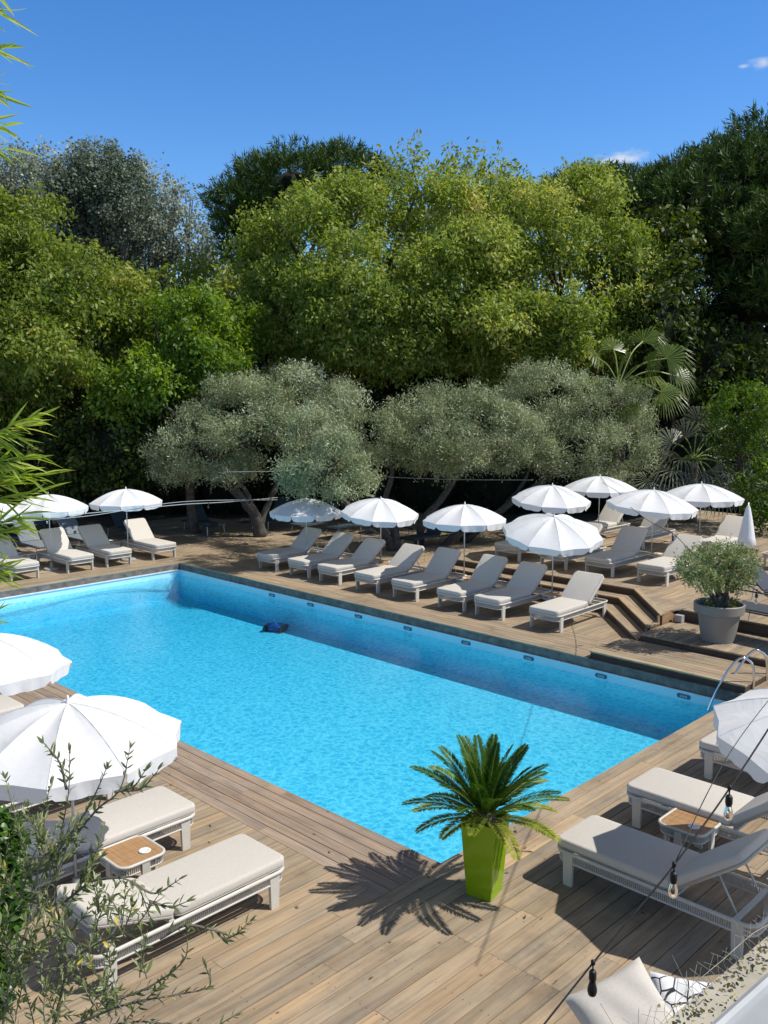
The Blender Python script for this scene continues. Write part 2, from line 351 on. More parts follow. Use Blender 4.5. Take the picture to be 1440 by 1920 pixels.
# coping under the deck edge, a hair outside the liner
g = MB()
for (cx, cy, sx, sy) in ((PX1+.105, (y0+y1)/2, .19, y1-y0+.4), (PX0-.105, (y0+y1)/2, .19, y1-y0+.4), ((x0+x1)/2, PY1+.105, x1-x0-.02, .19), ((x0+x1)/2, PY0-.105, x1-x0-.02, .19)):
    g.box(cx, cy, -.11, sx, sy, .19)
tag(g.build('pool_coping', M['kerb']), kind='structure')
g = MB(); g.box((x0+x1)/2, PY1-.012, -.19, x1-x0-.1, .03, .03); g.box(PX1-.012, (y0+y1)/2, -.195, .022, y1-y0-.1, .018)
tag(g.build('pool_rim', M['lip']), kind='structure')
# water
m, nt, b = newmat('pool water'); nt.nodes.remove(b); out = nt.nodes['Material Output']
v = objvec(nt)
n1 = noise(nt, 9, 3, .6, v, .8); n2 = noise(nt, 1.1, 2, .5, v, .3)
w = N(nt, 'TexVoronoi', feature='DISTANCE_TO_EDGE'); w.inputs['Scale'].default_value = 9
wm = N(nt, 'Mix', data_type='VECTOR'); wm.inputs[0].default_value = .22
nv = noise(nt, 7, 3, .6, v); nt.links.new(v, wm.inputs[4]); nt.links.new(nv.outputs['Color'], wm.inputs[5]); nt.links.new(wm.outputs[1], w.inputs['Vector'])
cr = ramp(nt, w.outputs['Distance'], [(.0, (1, 1, 1)), (.05, (.95, 1, 1)), (.13, (.66, .88, .935)), (.40, (.42, .76, .86))])  # caustic light lines painted into the surface tint along the ripple edges
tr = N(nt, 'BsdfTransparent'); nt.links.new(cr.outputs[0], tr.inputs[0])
gl = N(nt, 'BsdfGlossy'); gl.inputs['Roughness'].default_value = .02; gl.inputs[0].default_value = (1, 1, 1, 1)
ht_ = N(nt, 'Math', operation='ADD'); nt.links.new(n1.outputs[0], ht_.inputs[0]); nt.links.new(n2.outputs[0], ht_.inputs[1])
bp = N(nt, 'Bump'); bp.inputs['Strength'].default_value = .22; bp.inputs['Distance'].default_value = .035; nt.links.new(ht_.outputs[0], bp.inputs['Height']); nt.links.new(bp.outputs[0], gl.inputs['Normal'])
fr = N(nt, 'Fresnel'); fr.inputs[0].default_value = 1.27; nt.links.new(bp.outputs[0], fr.inputs['Normal'])
mx = N(nt, 'MixShader'); nt.links.new(fr.outputs[0], mx.inputs[0]); nt.links.new(tr.outputs[0], mx.inputs[1]); nt.links.new(gl.outputs[0], mx.inputs[2]); nt.links.new(mx.outputs[0], out.inputs['Surface'])
M['water'] = m
g = MB(); e = .003; zb = ZF+.004
vs = [(x0+e, y0+e, -.36), (x1-e, y0+e, -.36), (x1-e, y1-e, -.36), (x0+e, y1-e, -.36), (x0+e, y0+e, zb), (x1-e, y0+e, zb), (x1-e, y1-e, zb), (x0+e, y1-e, zb)]
g.add(vs, [(0, 1, 2, 3), (7, 6, 5, 4), (0, 4, 5, 1), (1, 5, 6, 2), (2, 6, 7, 3), (3, 7, 4, 0)])
m2 = bpy.data.materials.new('water body'); m2.use_nodes = True; nt = m2.node_tree; nt.nodes.remove(nt.nodes['Principled BSDF']); tr = N(nt, 'BsdfTransparent'); nt.links.new(tr.outputs[0], nt.nodes['Material Output'].inputs['Surface'])
for mm_ in (m2,):
    va = mm_.node_tree.nodes.new('ShaderNodeVolumeAbsorption'); va.inputs['Color'].default_value = (.02, .80, .95, 1); va.inputs['Density'].default_value = .60
    mm_.node_tree.links.new(va.outputs[0], mm_.node_tree.nodes['Material Output'].inputs['Volume'])
tag(g.build('pool_water_body', m2), kind='structure')
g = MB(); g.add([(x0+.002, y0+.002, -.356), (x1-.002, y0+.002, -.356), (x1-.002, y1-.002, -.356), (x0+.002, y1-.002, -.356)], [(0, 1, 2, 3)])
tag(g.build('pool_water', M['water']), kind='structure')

BW = .145; GAP = .010; TH_ = .028
def planks(mb, along, a0, a1, c0, c1, z, lens=(1.8, 4.2), clip=None, joints=None, w=BW):
    """boards running along X ('x') or Y ('y') between a0..a1, stacked across c0..c1"""
    n = max(1, round((c1-c0)/w)); w = (c1-c0)/n
    for i in range(n):
        lo = c0+i*w+GAP/2; hi = c0+(i+1)*w-GAP/2
        s, e = a0, a1; sl = 0
        if clip:
            s, e = clip((lo+hi)/2); sl = (clip(hi-.002)[0]-clip(lo+.002)[0])/2
            if abs(sl) > .3: sl = 0
        p = s; cuts = [s]
        while True:
            p += random.uniform(*lens)
            if p > e-.5: break
            cuts.append(p)
        if joints: cuts = sorted([c for c in cuts if abs(c-joints) > .5]+([joints] if s < joints < e else []))
        cuts.append(e)
        for j in range(len(cuts)-1):
            u0, u1 = cuts[j]+(.0015 if j else 0), cuts[j+1]-(.0015 if j < len(cuts)-2 else 0)
            dz = random.uniform(-.0015, .0015); t = min(1, max(0, random.gauss(.52, .14))); o = random.uniform(0, 50); zz = z+dz
            k_ = sl if j == 0 else 0
            if along == 'x': vs = [(u0-k_, lo), (u1, lo), (u1, hi), (u0+k_, hi)]
            else: vs = [(lo, u0), (hi, u0), (hi, u1), (lo, u1)]
            vs = [(x, y, zz) for x, y in vs]+[(x, y, zz-TH_) for x, y in vs]
            def uvp(k): x, y, _ = vs[k]; return ((x+o, y+o*3) if along == 'x' else (y+o, x+o*3))
            fs = [(0, 1, 2, 3), (4, 5, 1, 0), (5, 6, 2, 1), (6, 7, 3, 2), (7, 4, 0, 3)]
            mb.add(vs, fs, [[uvp(k) for k in f] for f in fs], t)
def tagd(o): return tag(o, kind='structure')
g = MB()
planks(g, 'x', -3, 17, -4, PY0, 0, joints=6.0, w=.185)                     # near end, up to the pool edge
planks(g, 'x', -4, 5.98, PY0, 30, 0, w=.175)                                # left terrace
tagd(g.build('deck', M['deck'], uv=True))
g = MB(); planks(g, 'y', PY0, 30, 5.98, PX0, 0, w=.15)                     # border boards along the pool
tagd(g.build('deck_border', M['deck_grey'], uv=True))
g = MB(); planks(g, 'x', PX0, PX1+6, PY1, 30, 0)
planks(g, 'x', 15.65, 26, 8.5, PY1, 0)
planks(g, 'x', PX1+6, 30, PY1, 27, 0)
planks(g, 'y', 8.76, PY1, PX1, 15.65, 0, w=.148)
tagd(g.build('deck_terrace', M['deck'], uv=True))
g = MB()                                                           # screw heads over the joists of the near boards
nb = round((PY0+4)/.185); wb = (PY0+4)/nb
for i in range(nb):
    for j in range(30):
        for e in (.3, .7):
            if random.random() < .25: continue
            x = -2.7+j*.62+random.uniform(-.01, .01); y = -4+(i+e)*wb; q = .0042
            g.add([(x-q, y-q, .0022), (x+q, y-q, .0022), (x+q, y+q, .0022), (x-q, y+q, .0022)], [(0, 1, 2, 3)])
tagd(g.build('deck_screws', M['darkmetal']))
# platforms at the right
def riser(mb, pts, z0, z1, t=.03):
    for (ax, ay), (bx, by) in zip(pts[:-1], pts[1:]):
        d = Vector((bx-ax, by-ay, 0)); L = d.length; d.normalize(); nrm = Vector((-d.y, d.x, 0))
        vs = [Vector((ax, ay, 0)), Vector((bx, by, 0)), Vector((bx, by, 0))+nrm*t, Vector((ax, ay, 0))+nrm*t]
        vv = [(p.x, p.y, z0) for p in vs]+[(p.x, p.y, z1) for p in vs]
        o = random.uniform(0, 30)
        fs = [(0, 1, 5, 4), (1, 2, 6, 5), (2, 3, 7, 6), (3, 0, 4, 7), (4, 5, 6, 7)]
        uvs = [[(o, z0), (o+L, z0), (o+L, z1), (o, z1)]]+[[(o, 0)]*4]*4
        mb.add(vv, fs, uvs, .5)
Z1, Z2, Z3 = .12, .25, .48
g = MB(); planks(g, 'y', 5.86, 8.76, PX1+.06, 15.67, Z1, w=.148); tagd(g.build('pool_platform', M['deck'], uv=True))
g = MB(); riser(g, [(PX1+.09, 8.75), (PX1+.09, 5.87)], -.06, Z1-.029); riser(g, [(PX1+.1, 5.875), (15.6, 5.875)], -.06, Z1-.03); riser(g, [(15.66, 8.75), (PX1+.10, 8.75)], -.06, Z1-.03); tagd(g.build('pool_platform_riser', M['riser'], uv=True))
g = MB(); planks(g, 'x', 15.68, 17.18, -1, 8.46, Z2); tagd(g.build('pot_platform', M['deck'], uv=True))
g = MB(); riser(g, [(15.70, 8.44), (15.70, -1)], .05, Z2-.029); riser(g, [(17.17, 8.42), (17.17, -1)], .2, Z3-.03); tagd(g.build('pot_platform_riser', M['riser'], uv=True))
# stair: three risers, two treads, turning along a diagonal
L1 = [(15.62, 8.46), (17.50, 10.32), (17.50, 15.6)]
L2 = [(16.02, 8.46), (17.86, 10.17), (17.86, 15.6)]
L3 = [(16.50, 8.46), (18.26, 10.02), (18.26, 15.6)]
def lerp(a, b_, t): return tuple(a[i]+(b_[i]-a[i])*t for i in range(2))
def tread(mb, A, Bl, z, nb=2):
    for s in range(len(A)-1):
        for k in range(nb):
            t0, t1 = k/nb+.01, (k+1)/nb-.01
            p = [lerp(A[s], Bl[s], t0), lerp(A[s+1], Bl[s+1], t0), lerp(A[s+1], Bl[s+1], t1), lerp(A[s], Bl[s], t1)]
            L = math.dist(p[0], p[1]); o = random.uniform(0, 40); vs = [(x, y, z) for x, y in p]+[(x, y, z-TH_) for x, y in p]
            fs = [(0, 1, 2, 3), (4, 5, 1, 0), (5, 6, 2, 1), (6, 7, 3, 2), (7, 4, 0, 3)]
            base = [(o, k), (o+L, k), (o+L, k+.14), (o, k+.14)]
            mb.add(vs, [f[::-1] for f in fs], [[base[q % 4] for q in f[::-1]] for f in fs], random.uniform(.4, .8))
L4 = [(16.71, 8.46), (18.42, 9.97), (18.42, 15.6)]
g = MB(); tread(g, L1, L2, .16); tread(g, L2, L3, .32); tread(g, L3, L4, Z3, 1); tagd(g.build('steps', M['deck'], uv=True))
g = MB()
for Ln, za, zb in ((L1, -.05, .131), (L2, .10, .291), (L3, .26, Z3-.03)):
    q = [(x+.03, y-.0) for x, y in Ln]; riser(g, q[::-1], za, zb)
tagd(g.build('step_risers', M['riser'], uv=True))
g = MB(); riser(g, [(16.45, 8.475), (17.17, 8.475)], .2, Z3-.03); riser(g, [(16.0, 8.478), (16.44, 8.478)], .0, .29); riser(g, [(15.66, 8.482), (15.98, 8.482)], .0, .13)
tagd(g.build('step_side', M['riser_side'], uv=True))
def upclip(y):                                        # upper deck: front edge follows the stair
    if y < 8.47: return (17.19, 32)
    if y < 10.02: return (16.72+(y-8.46)*(18.43-16.72)/(10.02-8.46), 32)
    return (18.43, 32)
g = MB(); planks(g, 'x', 18, 32, -4, 15.6, Z3, clip=upclip)
tagd(g.build('upper_deck', M['deck'], uv=True))
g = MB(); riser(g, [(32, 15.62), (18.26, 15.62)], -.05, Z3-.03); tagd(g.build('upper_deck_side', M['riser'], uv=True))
g = MB(); g.box(17.03, 8.32, .37-.04, .12, .16, .14); o = g.build('power_box', M['zinc'])
tag(o, 'small grey electrical box on the wooden step corner by the potted olive', 'electrical box')

# depth plates on the far wall
for i, (u, v) in enumerate([(511, 1115), (582, 1133), (672, 1155), (767, 1177), (875, 1204), (992, 1233), (1126, 1267), (1281, 1305)]):
    y = gnd(u, v, -.27)[1]
    t = thing('depth_plate', (PX1, y, -.28), ['far left end', 'second', 'third', 'fourth', 'fifth', 'sixth', 'seventh', 'nearest the ladder'][i] and
              'small dark oval plate on the pool wall, ' + ['furthest from the ladder', 'second counted from the shady corner', 'third counted from the shady corner', 'fourth counted from the shady corner', 'fifth counted from the shady corner', 'third before the ladder', 'last but one before the ladder', 'nearest the ladder'][i], 'wall plate', 'oval plates along the pool wall')
    g = MB(); pr = rrect(.24, .075, .03)
    g.add([(-.012, p.x, p.y) for p in pr]+[(0, p.x, p.y) for p in pr], [tuple(range(len(pr)))]+[(k, (k+1) % len(pr), len(pr)+(k+1) % len(pr), len(pr)+k) for k in range(len(pr))])
    g.build('plate', M['plate'], t)
    g = MB()
    for k in range(3): g.box(-.015, -.045+k*.045, 0, .004, .034, .036)
    g.build('marking', M['zinc'], t)

# ------------------------------------------------------------------ sun loungers
def make_lounger(loc, rz, ang, label, group, full=True, dark=False):
    t = thing('sun_lounger', loc, label, 'sun lounger', group, rz)
    Ln, W = 2.02, .74
    fm = M['frame']
    g = MB(); g.tube(rrect(Ln, W, .12, .345), .019, 8, closed=True); g.tube(rrect(Ln, W, .12, .245, inset=.012), .012, 6, closed=True)
    for x in (-.82, -.25, .3, .86): g.box(x, 0, .335, .05, W-.04, .022)
    g.build('frame', fm, t, smooth=True, auto=45)
    # rope weave: upright cords round the rail
    g = MB(); top = rrect(Ln, W, .12, .338, 6, .004); bot = rrect(Ln, W, .12, .25, 6, .010); m_ = len(top)
    dist = 0; step = .021; nxt = 0
    for i in range(m_):
        a, b_ = top[i], top[(i+1) % m_]; c, d = bot[i], bot[(i+1) % m_]; L = (b_-a).length
        while nxt < dist+L:
            f = (nxt-dist)/L; p = a.lerp(b_, f); q = c.lerp(d, f); e = (b_-a).normalized(); nr = Vector((e.y, -e.x, 0))
            w = .0078; bo = .006
            vs = [p-e*w-nr*bo, p+nr*bo, p+e*w-nr*bo, q-e*w-nr*bo, q+nr*bo, q+e*w-nr*bo]
            g.add(vs, [(0, 1, 4, 3), (1, 2, 5, 4), (2, 0, 3, 5)]); nxt += step
        dist += L
    g.build('rope_weave', M['rope'], t)
    for sx in (-1, 1):
        for sy in (-1, 1):
            g = MB(); x = .855*sx; y = .352*sy
            w = .052; vs = []
            for (z, dx, ww) in ((.335, 0, .056), (.0, .0, .046)):
                vs += [(x+dx-ww, y-.017, z), (x+dx+ww, y-.017, z), (x+dx+ww, y+.017, z), (x+dx-ww, y+.017, z)]
            g.add(vs, [(0, 1, 2, 3), (7, 6, 5, 4), (0, 4, 5, 1), (1, 5, 6, 2), (2, 6, 7, 3), (3, 7, 4, 0)])
            g.build('leg', fm, t)
    cm = M['cushion']; hx = -.22
    s = softbox('seat_cushion', 1.24, .71, .095, cm, t, loc=(hx+.62, 0, .412))
    g = MB(); g.tube(rrect(1.232, .702, .075, 0), .006, 5, closed=True); p = g.build('piping', M['piping'], s, smooth=True); p.location = (hx+.62, 0, .368)
    rot = Matrix.Rotation(ang, 3, 'Y')
    c = Vector((hx-.01, 0, .375))+rot @ Vector((-.40, 0, .05))
    s = softbox('back_cushion', .82, .71, .09, cm, t, loc=c, rot=rot)
    g = MB(); g.tube([rot @ q for q in rrect(.812, .702, .075, -.042)], .006, 5, closed=True); p = g.build('piping', M['piping'], s, smooth=True); p.location = c
    # back frame and its prop
    g = MB(); h = Vector((hx-.01, 0, .362))
    fr_ = [h+rot @ q for q in (Vector((0, -.31, 0)), Vector((-.74, -.31, 0)), Vector((-.79, -.26, 0)), Vector((-.79, .26, 0)), Vector((-.74, .31, 0)), Vector((0, .31, 0)))]
    g.tube(fr_, .013, 6)
    for f in (.2, .4, .6): g.tube([h+rot @ Vector((-f, -.31, 0)), h+rot @ Vector((-f, .31, 0))], .008, 5)
    g.build('back_frame', fm, t, smooth=True)
    g = MB(); q = rot @ Vector((-.48, 0, 0)); e = min(-.55, hx-.30-.3*math.cos(ang))
    for sy in (-1, 1): g.tube([h+q+Vector((0, .24*sy, 0)), Vector((e-.06, .24*sy, .30)), Vector((e-.02, .18*sy, .285))], .009, 6)
    g.tube([Vector((e-.02, -.18, .285)), Vector((e-.02, .18, .285))], .009, 6)
    g.build('back_support', fm, t, smooth=True)
    return t
G_ROW = 'loungers in the row along the far side of the pool'
yrow = [19.12, 17.81, 16.64, 15.28, 14.03, 12.62, 11.55, 10.11]
lab = ['beige lounger in dappled shade, furthest from the steps in the poolside row',
       'shady beige lounger, second from the tree end of the poolside row',
       'shaded beige lounger beside the leaf streaked parasol, third in the poolside row',
       'beige lounger with its backrest streaked by leaf shadows, fourth in the poolside row',
       'shaded beige lounger under the mid pool parasol, fifth in the poolside row',
       'sunlit beige lounger just right of the parasol in front of the top step',
       'shaded beige lounger under the parasol next to the wooden steps',
       'sunlit beige lounger at the foot of the wooden steps, nearest one in its row']
first = make_lounger((15.50+.855, yrow[0]+.352, 0), PI, R(42), lab[0], G_ROW)
protos = [first]
alt = {2: R(39), 4: R(46)}
for i in range(1, 8):
    if i in alt:
        protos.append(make_lounger((15.50+.855, yrow[i]+.352, 0), PI+.01, alt[i], lab[i], G_ROW)); continue
    dup(protos[i % len(protos)], (15.50+.855, yrow[i]+.352, 0), PI+random.uniform(-.025, .025), lab[i], G_ROW)
G_UP = 'loungers on the upper deck'
up = [((19.05+.855, 13.73+.35), 'shaded beige lounger on the upper deck, nearest the olive trunks'),
      ((19.02+.855, 12.28+.35), 'beige lounger on the upper deck half hidden by the tilted white parasol'),
      ((19.02+.855, 10.99+.35), 'shaded beige lounger on the upper deck left of the wooden side table'),
      ((19.04+.855, 9.62+.35), 'sunlit beige lounger on the upper deck with its backrest behind the potted olive'),
      ((24.1, 14.3), 'shaded beige lounger at the back of the upper deck, furthest left'),
      ((23.9, 12.75), 'beige lounger with streaky leaf shadows at the back of the upper deck'),
      ((23.9, 10.5), 'shaded beige lounger at the back of the upper deck behind a parasol pole'),
      ((23.2, 7.4), 'shaded beige lounger at the back of the upper deck behind the closed parasol')]
for k_, (p, l) in enumerate(up): dup(protos[(k_*2+1) % 3], (p[0], p[1], Z3), PI+random.uniform(-.02, .02), l, G_UP)
G_END = 'loungers at the far end of the pool'
for x, l in ((10.25, 'beige lounger at the far end, cut by the left edge of the picture'),
             (11.785, 'beige lounger half in parasol shade at the far end, between the bamboo and its neighbours'),
             (12.95, 'beige lounger with a shaded backrest and sunlit seat, middle of the far end row'),
             (14.40, 'dappled beige lounger by the far corner of the pool')):
    dup(protos[int(x) % 3], (x, 22.92+.855, 0), -PI/2+random.uniform(-.02, .02), l, G_END)
G_R = 'large loungers on the near right deck'
r1 = make_lounger((7.43+.352, 4.68-.855, 0), PI/2, R(38), 'nearest right lounger, mostly in parasol shade with a sunlit foot end', G_R)
dup(r1, (9.02+.352, 4.81-.855, 0), PI/2, 'sunlit lounger on the right deck behind the square wooden side table', G_R)
dup(r1, (10.83+.352, 4.81-.855, 0), PI/2, 'right deck lounger partly hidden under the white parasol by the ladder', G_R)
G_L = 'large loungers on the near left deck'
l1 = make_lounger((5.14-.855, 6.46+.352, 0), 0, R(17), 'nearest left lounger, sunlit, seen through the olive twigs', G_L)
dup(l1, (5.19-.855, 8.02+.352, 0), 0, 'left lounger with its head end in shade, just behind the square teak table', G_L)
dup(l1, (5.25-.855, 9.70+.352, 0), 0, 'left lounger mostly hidden beneath the big white parasol', G_L)
dup(l1, (5.30-.855, 12.75, 0), 0, 'left lounger with only its foot end showing beside the water', G_L)

# dark sling sunbeds in the shade
def make_sling(loc, rz, label, mat, group, ang=R(50), name='sling_sunbed'):
    t = thing(name, loc, label, 'sunbed', group, rz)
    g = MB(); g.tube(rrect(1.95, .66, .05, .33), .016, 6, closed=True)
    g.build('frame', M['darkmetal'], t, smooth=True)
    for sx in (-.75, .8):
        for sy in (-1, 1):
            g = MB(); g.tube([(sx, .31*sy, .33), (sx+.05*(1 if sx > 0 else -1), .33*sy, 0)], .013, 6); g.build('leg', M['pole'], t)
    g = MB(); 
    softbox('seat_sling', 1.2, .62, .035, mat, t, loc=(.36, 0, .36), rad=.02)
    rot = Matrix.Rotation(ang, 3, 'Y'); c = Vector((-.24, 0, .37))+rot @ Vector((-.39, 0, .01))
    softbox('back_sling', .78, .62, .035, mat, t, loc=c, rot=rot, rad=.02)
    return t
G_S = 'dark sunbeds in the shade of the trees'
sb0 = make_sling((12.1, 26.3, 0), -PI/2, 'grey sling sunbed behind the middle lounger of the far end', M['greysling'], G_S)
dup(sb0, (10.9, 26.2, 0), -PI/2, 'grey sling sunbed seen through bamboo leaves at the far end', G_S)
dup(sb0, (13.6, 26.6, 0), -PI/2, 'grey sling sunbed behind the two right hand loungers of the far end', G_S)
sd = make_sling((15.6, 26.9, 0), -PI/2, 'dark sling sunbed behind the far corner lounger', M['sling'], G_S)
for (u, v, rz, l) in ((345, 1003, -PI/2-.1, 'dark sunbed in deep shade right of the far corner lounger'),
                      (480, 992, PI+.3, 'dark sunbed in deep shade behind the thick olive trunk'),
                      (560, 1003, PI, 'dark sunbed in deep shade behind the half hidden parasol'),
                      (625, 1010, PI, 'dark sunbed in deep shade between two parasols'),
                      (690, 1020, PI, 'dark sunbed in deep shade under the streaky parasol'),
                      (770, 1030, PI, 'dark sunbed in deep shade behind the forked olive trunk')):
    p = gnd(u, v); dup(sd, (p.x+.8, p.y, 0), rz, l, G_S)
G_N = 'charcoal sunbeds by the potted olive'
q = gnd(1466, 1106, Z3+.4); n1_ = make_sling((q.x, q.y, Z3), R(-96), 'charcoal sunbed with raised back at the right edge, behind the potted olive', M['navy'], G_N, R(42))
q = gnd(1470, 1150, Z3+.35); dup(n1_, (q.x, q.y, Z3), R(84), 'charcoal sunbed cut by the right edge, in front of its twin', G_N)

# ------------------------------------------------------------------ side tables
def make_table(loc, rz, label, group):
    t = thing('side_table', loc, label, 'side table', group, rz)
    g = MB(); S = .50
    for k in range(4):
        w = (S-.03)/4; x = -S/2+.015+w*(k+.5)
        pr = rrect(S-.03, S-.03, .09, 0, 6); lo, hi = x-w/2+.002, x+w/2-.002
        ys = []
        def ext(xx):
            r_ = .09; h = (S-.03)/2
            if abs(xx) <= h-r_: return h
            d = abs(xx)-(h-r_); return h-r_+math.sqrt(max(0, r_*r_-d*d))
        xs = [lo+(hi-lo)*j/6 for j in range(7)]
        poly = [(xx, -ext(xx)) for xx in xs]+[(xx, ext(xx)) for xx in xs[::-1]]
        g.prism(poly, .365, .385)
    g.build('table_top', M['teak'], t)
    g = MB(); g.tube(rrect(S, S, .10, .375, 6), .017, 8, closed=True); g.tube(rrect(S, S, .10, .285, 6, .012), .010, 6, closed=True); g.build('rim', M['frame'], t, smooth=True)
    g = MB(); top = rrect(S, S, .10, .37, 6, .004); bot = rrect(S, S, .10, .29, 6, .01); dist = 0; nxt = 0
    for i in range(len(top)):
        a, b_ = top[i], top[(i+1) % len(top)]; c, d = bot[i], bot[(i+1) % len(top)]; L = (b_-a).length
        while nxt < dist+L:
            f = (nxt-dist)/L; p = a.lerp(b_, f); q = c.lerp(d, f); e = (b_-a).normalized(); nr = Vector((e.y, -e.x, 0))
            vs = [p-e*.008-nr*.005, p+nr*.006, p+e*.008-nr*.005, q-e*.008-nr*.005, q+nr*.006, q+e*.008-nr*.005]
            g.add(vs, [(0, 1, 4, 3), (1, 2, 5, 4), (2, 0, 3, 5)]); nxt += .021
        dist += L
    g.build('rope_weave', M['rope'], t)
    for sx, sy in ((1, 0), (-1, 0), (0, 1), (0, -1)):
        g = MB(); g.box(sx*.247, sy*.247, .18, .03 if sx else .08, .03 if sy else .08, .36); g.build('leg', M['frame'], t)
    g = MB(); g.lathe([(.0, .386), (.055, .386), (.062, .392), (.055, .398), (.035, .396), (.03, .388), (0, .388)], 20, (.09, .09, 0), False, False); g.build('hole_cap', M['plastic'], t, smooth=True)
    return t
G_T = 'small square side tables between loungers'
tb = make_table((17.0-.3, 18.80, 0), 0, 'side table between the two loungers furthest up the poolside row', G_T)
for (x, y, z, l) in ((16.85, 16.22+.25, 0, 'side table between the third and fourth poolside loungers'),
                     (16.95, 13.65, 0, 'side table at the parasol in front of the top step, beside a sunlit lounger'),
                     (16.95, 11.18, 0, 'side table by the pole of the parasol next to the steps'),
                     (20.6, 10.60, Z3, 'side table on the upper deck beside the lounger lit by the sun'),
                     (11.02, 24.6, 0, 'side table at the far end, left of the pole by the bamboo'),
                     (13.68, 24.7, 0, 'side table at the far end, between the two right hand loungers'),
                     (22.8, 8.7, Z3, 'side table at the back of the upper deck under the grey parasol')):
    dup(tb, (x, y, z), random.choice((0, PI/2)), l, G_T)
tr_ = gnd(1293, 1540, .385); dup(tb, (tr_.x, tr_.y, 0), PI, 'shaded side table with a white cap between the two nearest right loungers', G_T)
tl_ = gnd(247, 1596, .385); dup(tb, (tl_.x, tl_.y, 0), PI/2+PI, 'sunlit teak side table between the two nearest left loungers', G_T)

# ------------------------------------------------------------------ parasols
def canopy_mesh(n=10, Rr=1.02, rise=.37, seed=0, nv=.15):
    rd = random.Random(seed); rows, sub = 8, 6; verts = []; faces = []; vf = []
    M_ = n*sub
    def prof(t): return -rise*(t**1.75)*(.92+.08*t)
    for i in range(rows+1):
        t = i/rows
        for k in range(M_):
            a = 2*PI*k/M_; f = (k % sub)/sub; rib = abs(f-.5)*2
            chord = math.cos(PI/n)/math.cos((f-.5)*2*PI/n)
            rr = Rr*t*(chord*.97+.03*rib)
            z = prof(t)-.030*(1-rib**2)*math.sin(PI*min(1, t*1.02))*1.2
            verts.append((rr*math.cos(a), rr*math.sin(a), z))
    for i in range(rows):
        for k in range(M_): faces.append((i*M_+k, i*M_+(k+1) % M_, (i+1)*M_+(k+1) % M_, (i+1)*M_+k))
    vv = []; ff = []; vr = 4; o = 0
    for p in range(n):                                 # valance, one scalloped flap per panel
        for j in range(vr+1):
            for q in range(sub*2+1):
                f = q/(sub*2); a = 2*PI*(p+.006+f*.988)/n
                chord = math.cos(PI/n)/math.cos((f-.5)*2*PI/n); rib = abs(f-.5)*2
                x = Rr*(chord*.97+.03*rib)
                ln = nv*(.62+.38*(1-rib**5))*(1-.25*max(0, rib-.85)/.15)
                wob = .012*math.sin(f*17+p*2.3+rd.random()*.25)*j/vr
                z = prof(1)-ln*j/vr
                rr = x+wob-.012*j/vr
                vv.append((rr*math.cos(a), rr*math.sin(a), z))
        W_ = sub*2+1
        for j in range(vr):
            for q in range(W_-1):
                s = o+j*W_+q; ff.append((s, s+1, s+W_+1, s+W_))
        o += (vr+1)*W_
    return verts, faces, vv, ff
def make_umbrella(loc, rz, label, group, mat, h=2.05, tilt=0, tdir=0, seed=0, Rr=1.02, base=True):
    t = thing('beach_umbrella', loc, label, 'parasol', group, rz)
    v1, f1, v2, f2 = canopy_mesh(seed=seed, Rr=Rr)
    Mx = Matrix.Translation((0, 0, h-.06)) @ Matrix.Rotation(tdir, 4, 'Z') @ Matrix.Rotation(tilt, 4, 'Y') @ Matrix.Rotation(-tdir, 4, 'Z')
    g = MB(); g.add([Mx @ Vector(p) for p in v1], f1); c = g.build('canopy', mat, t, smooth=True, auto=25)
    g = MB(); g.add([Mx @ Vector(p) for p in v2], f2); g.build('valance', mat, c, smooth=True)
    g = MB()
    for k in range(10):
        a = 2*PI*k/10; pts = []
        for i in range(5):
            q = i/4; pts.append(Mx @ Vector((Rr*q*math.cos(a), Rr*q*math.sin(a), -.37*q**1.75*(.92+.08*q)-.015)))
        g.tube(pts, .005, 4)
    g.build('ribs', M['pole'], c)
    g = MB()
    for k in range(10):
        a = 2*PI*k/10; g.tube([Mx @ Vector((Rr*q/7*math.cos(a), Rr*q/7*math.sin(a), -.37*(q/7)**1.75*(.92+.08*q/7)+.002)) for q in range(8)], .0035, 4)
    g.build('seams', mat, c)
    g = MB(); g.tube([(0, 0, .0), (0, 0, h-.9), Mx @ Vector((0, 0, 0))], .014, 8); g.build('pole', M['pole'], t, smooth=True)
    g = MB(); g.lathe([(.026, -.02), (.03, .0), (.018, .02), (.014, .05), (.006, .075)], 10); g.v = [tuple(Mx @ Vector(p)) for p in g.v]; g.build('finial', M['plastic'], t, smooth=True)
    if base:
        g = MB(); g.lathe([(.21, 0), (.215, .02), (.20, .05), (.06, .065), (.03, .2)], 20); g.build('base', M['concrete'], t, smooth=True, auto=40)
    return t
G_U = 'white round parasols with scalloped edges'
def umb_at(u, vb, vt, z, label, tilt=0, td=0, mat=None, r=1.02, seed=0, up_=.38):
    p = gnd(u, vb, z+up_); r_, f = cam_ray(u, vt); F = p.x*FWD.x+p.y*FWD.y; h = CAM_H+r_.z*F/f-z
    return make_umbrella((p.x, p.y, z), random.uniform(0, 1), label, G_U, mat or M['white'], h-.02, tilt, td, seed, r)
TDIR = {'right': -TH, 'left': PI-TH, 'near': -PI/2-TH+0, 'far': PI/2-TH}
umb_at(575, 1034, 930, 0, 'white parasol half hidden behind the round olive branch', seed=1)
umb_at(714, 1053, 930, 0, 'white parasol streaked by leaf shadow beside the round olive branch', R(7), TDIR['near'], seed=2, r=1.03)
umb_at(870, 1081, 940, 0, 'white parasol standing before the top step, midway along the pool', seed=3)
umb_at(1035, 1110, 962, 0, 'white tilted parasol beside the steps, overlapping an upper deck lounger', R(12), TDIR['near'], seed=4, r=1.12)
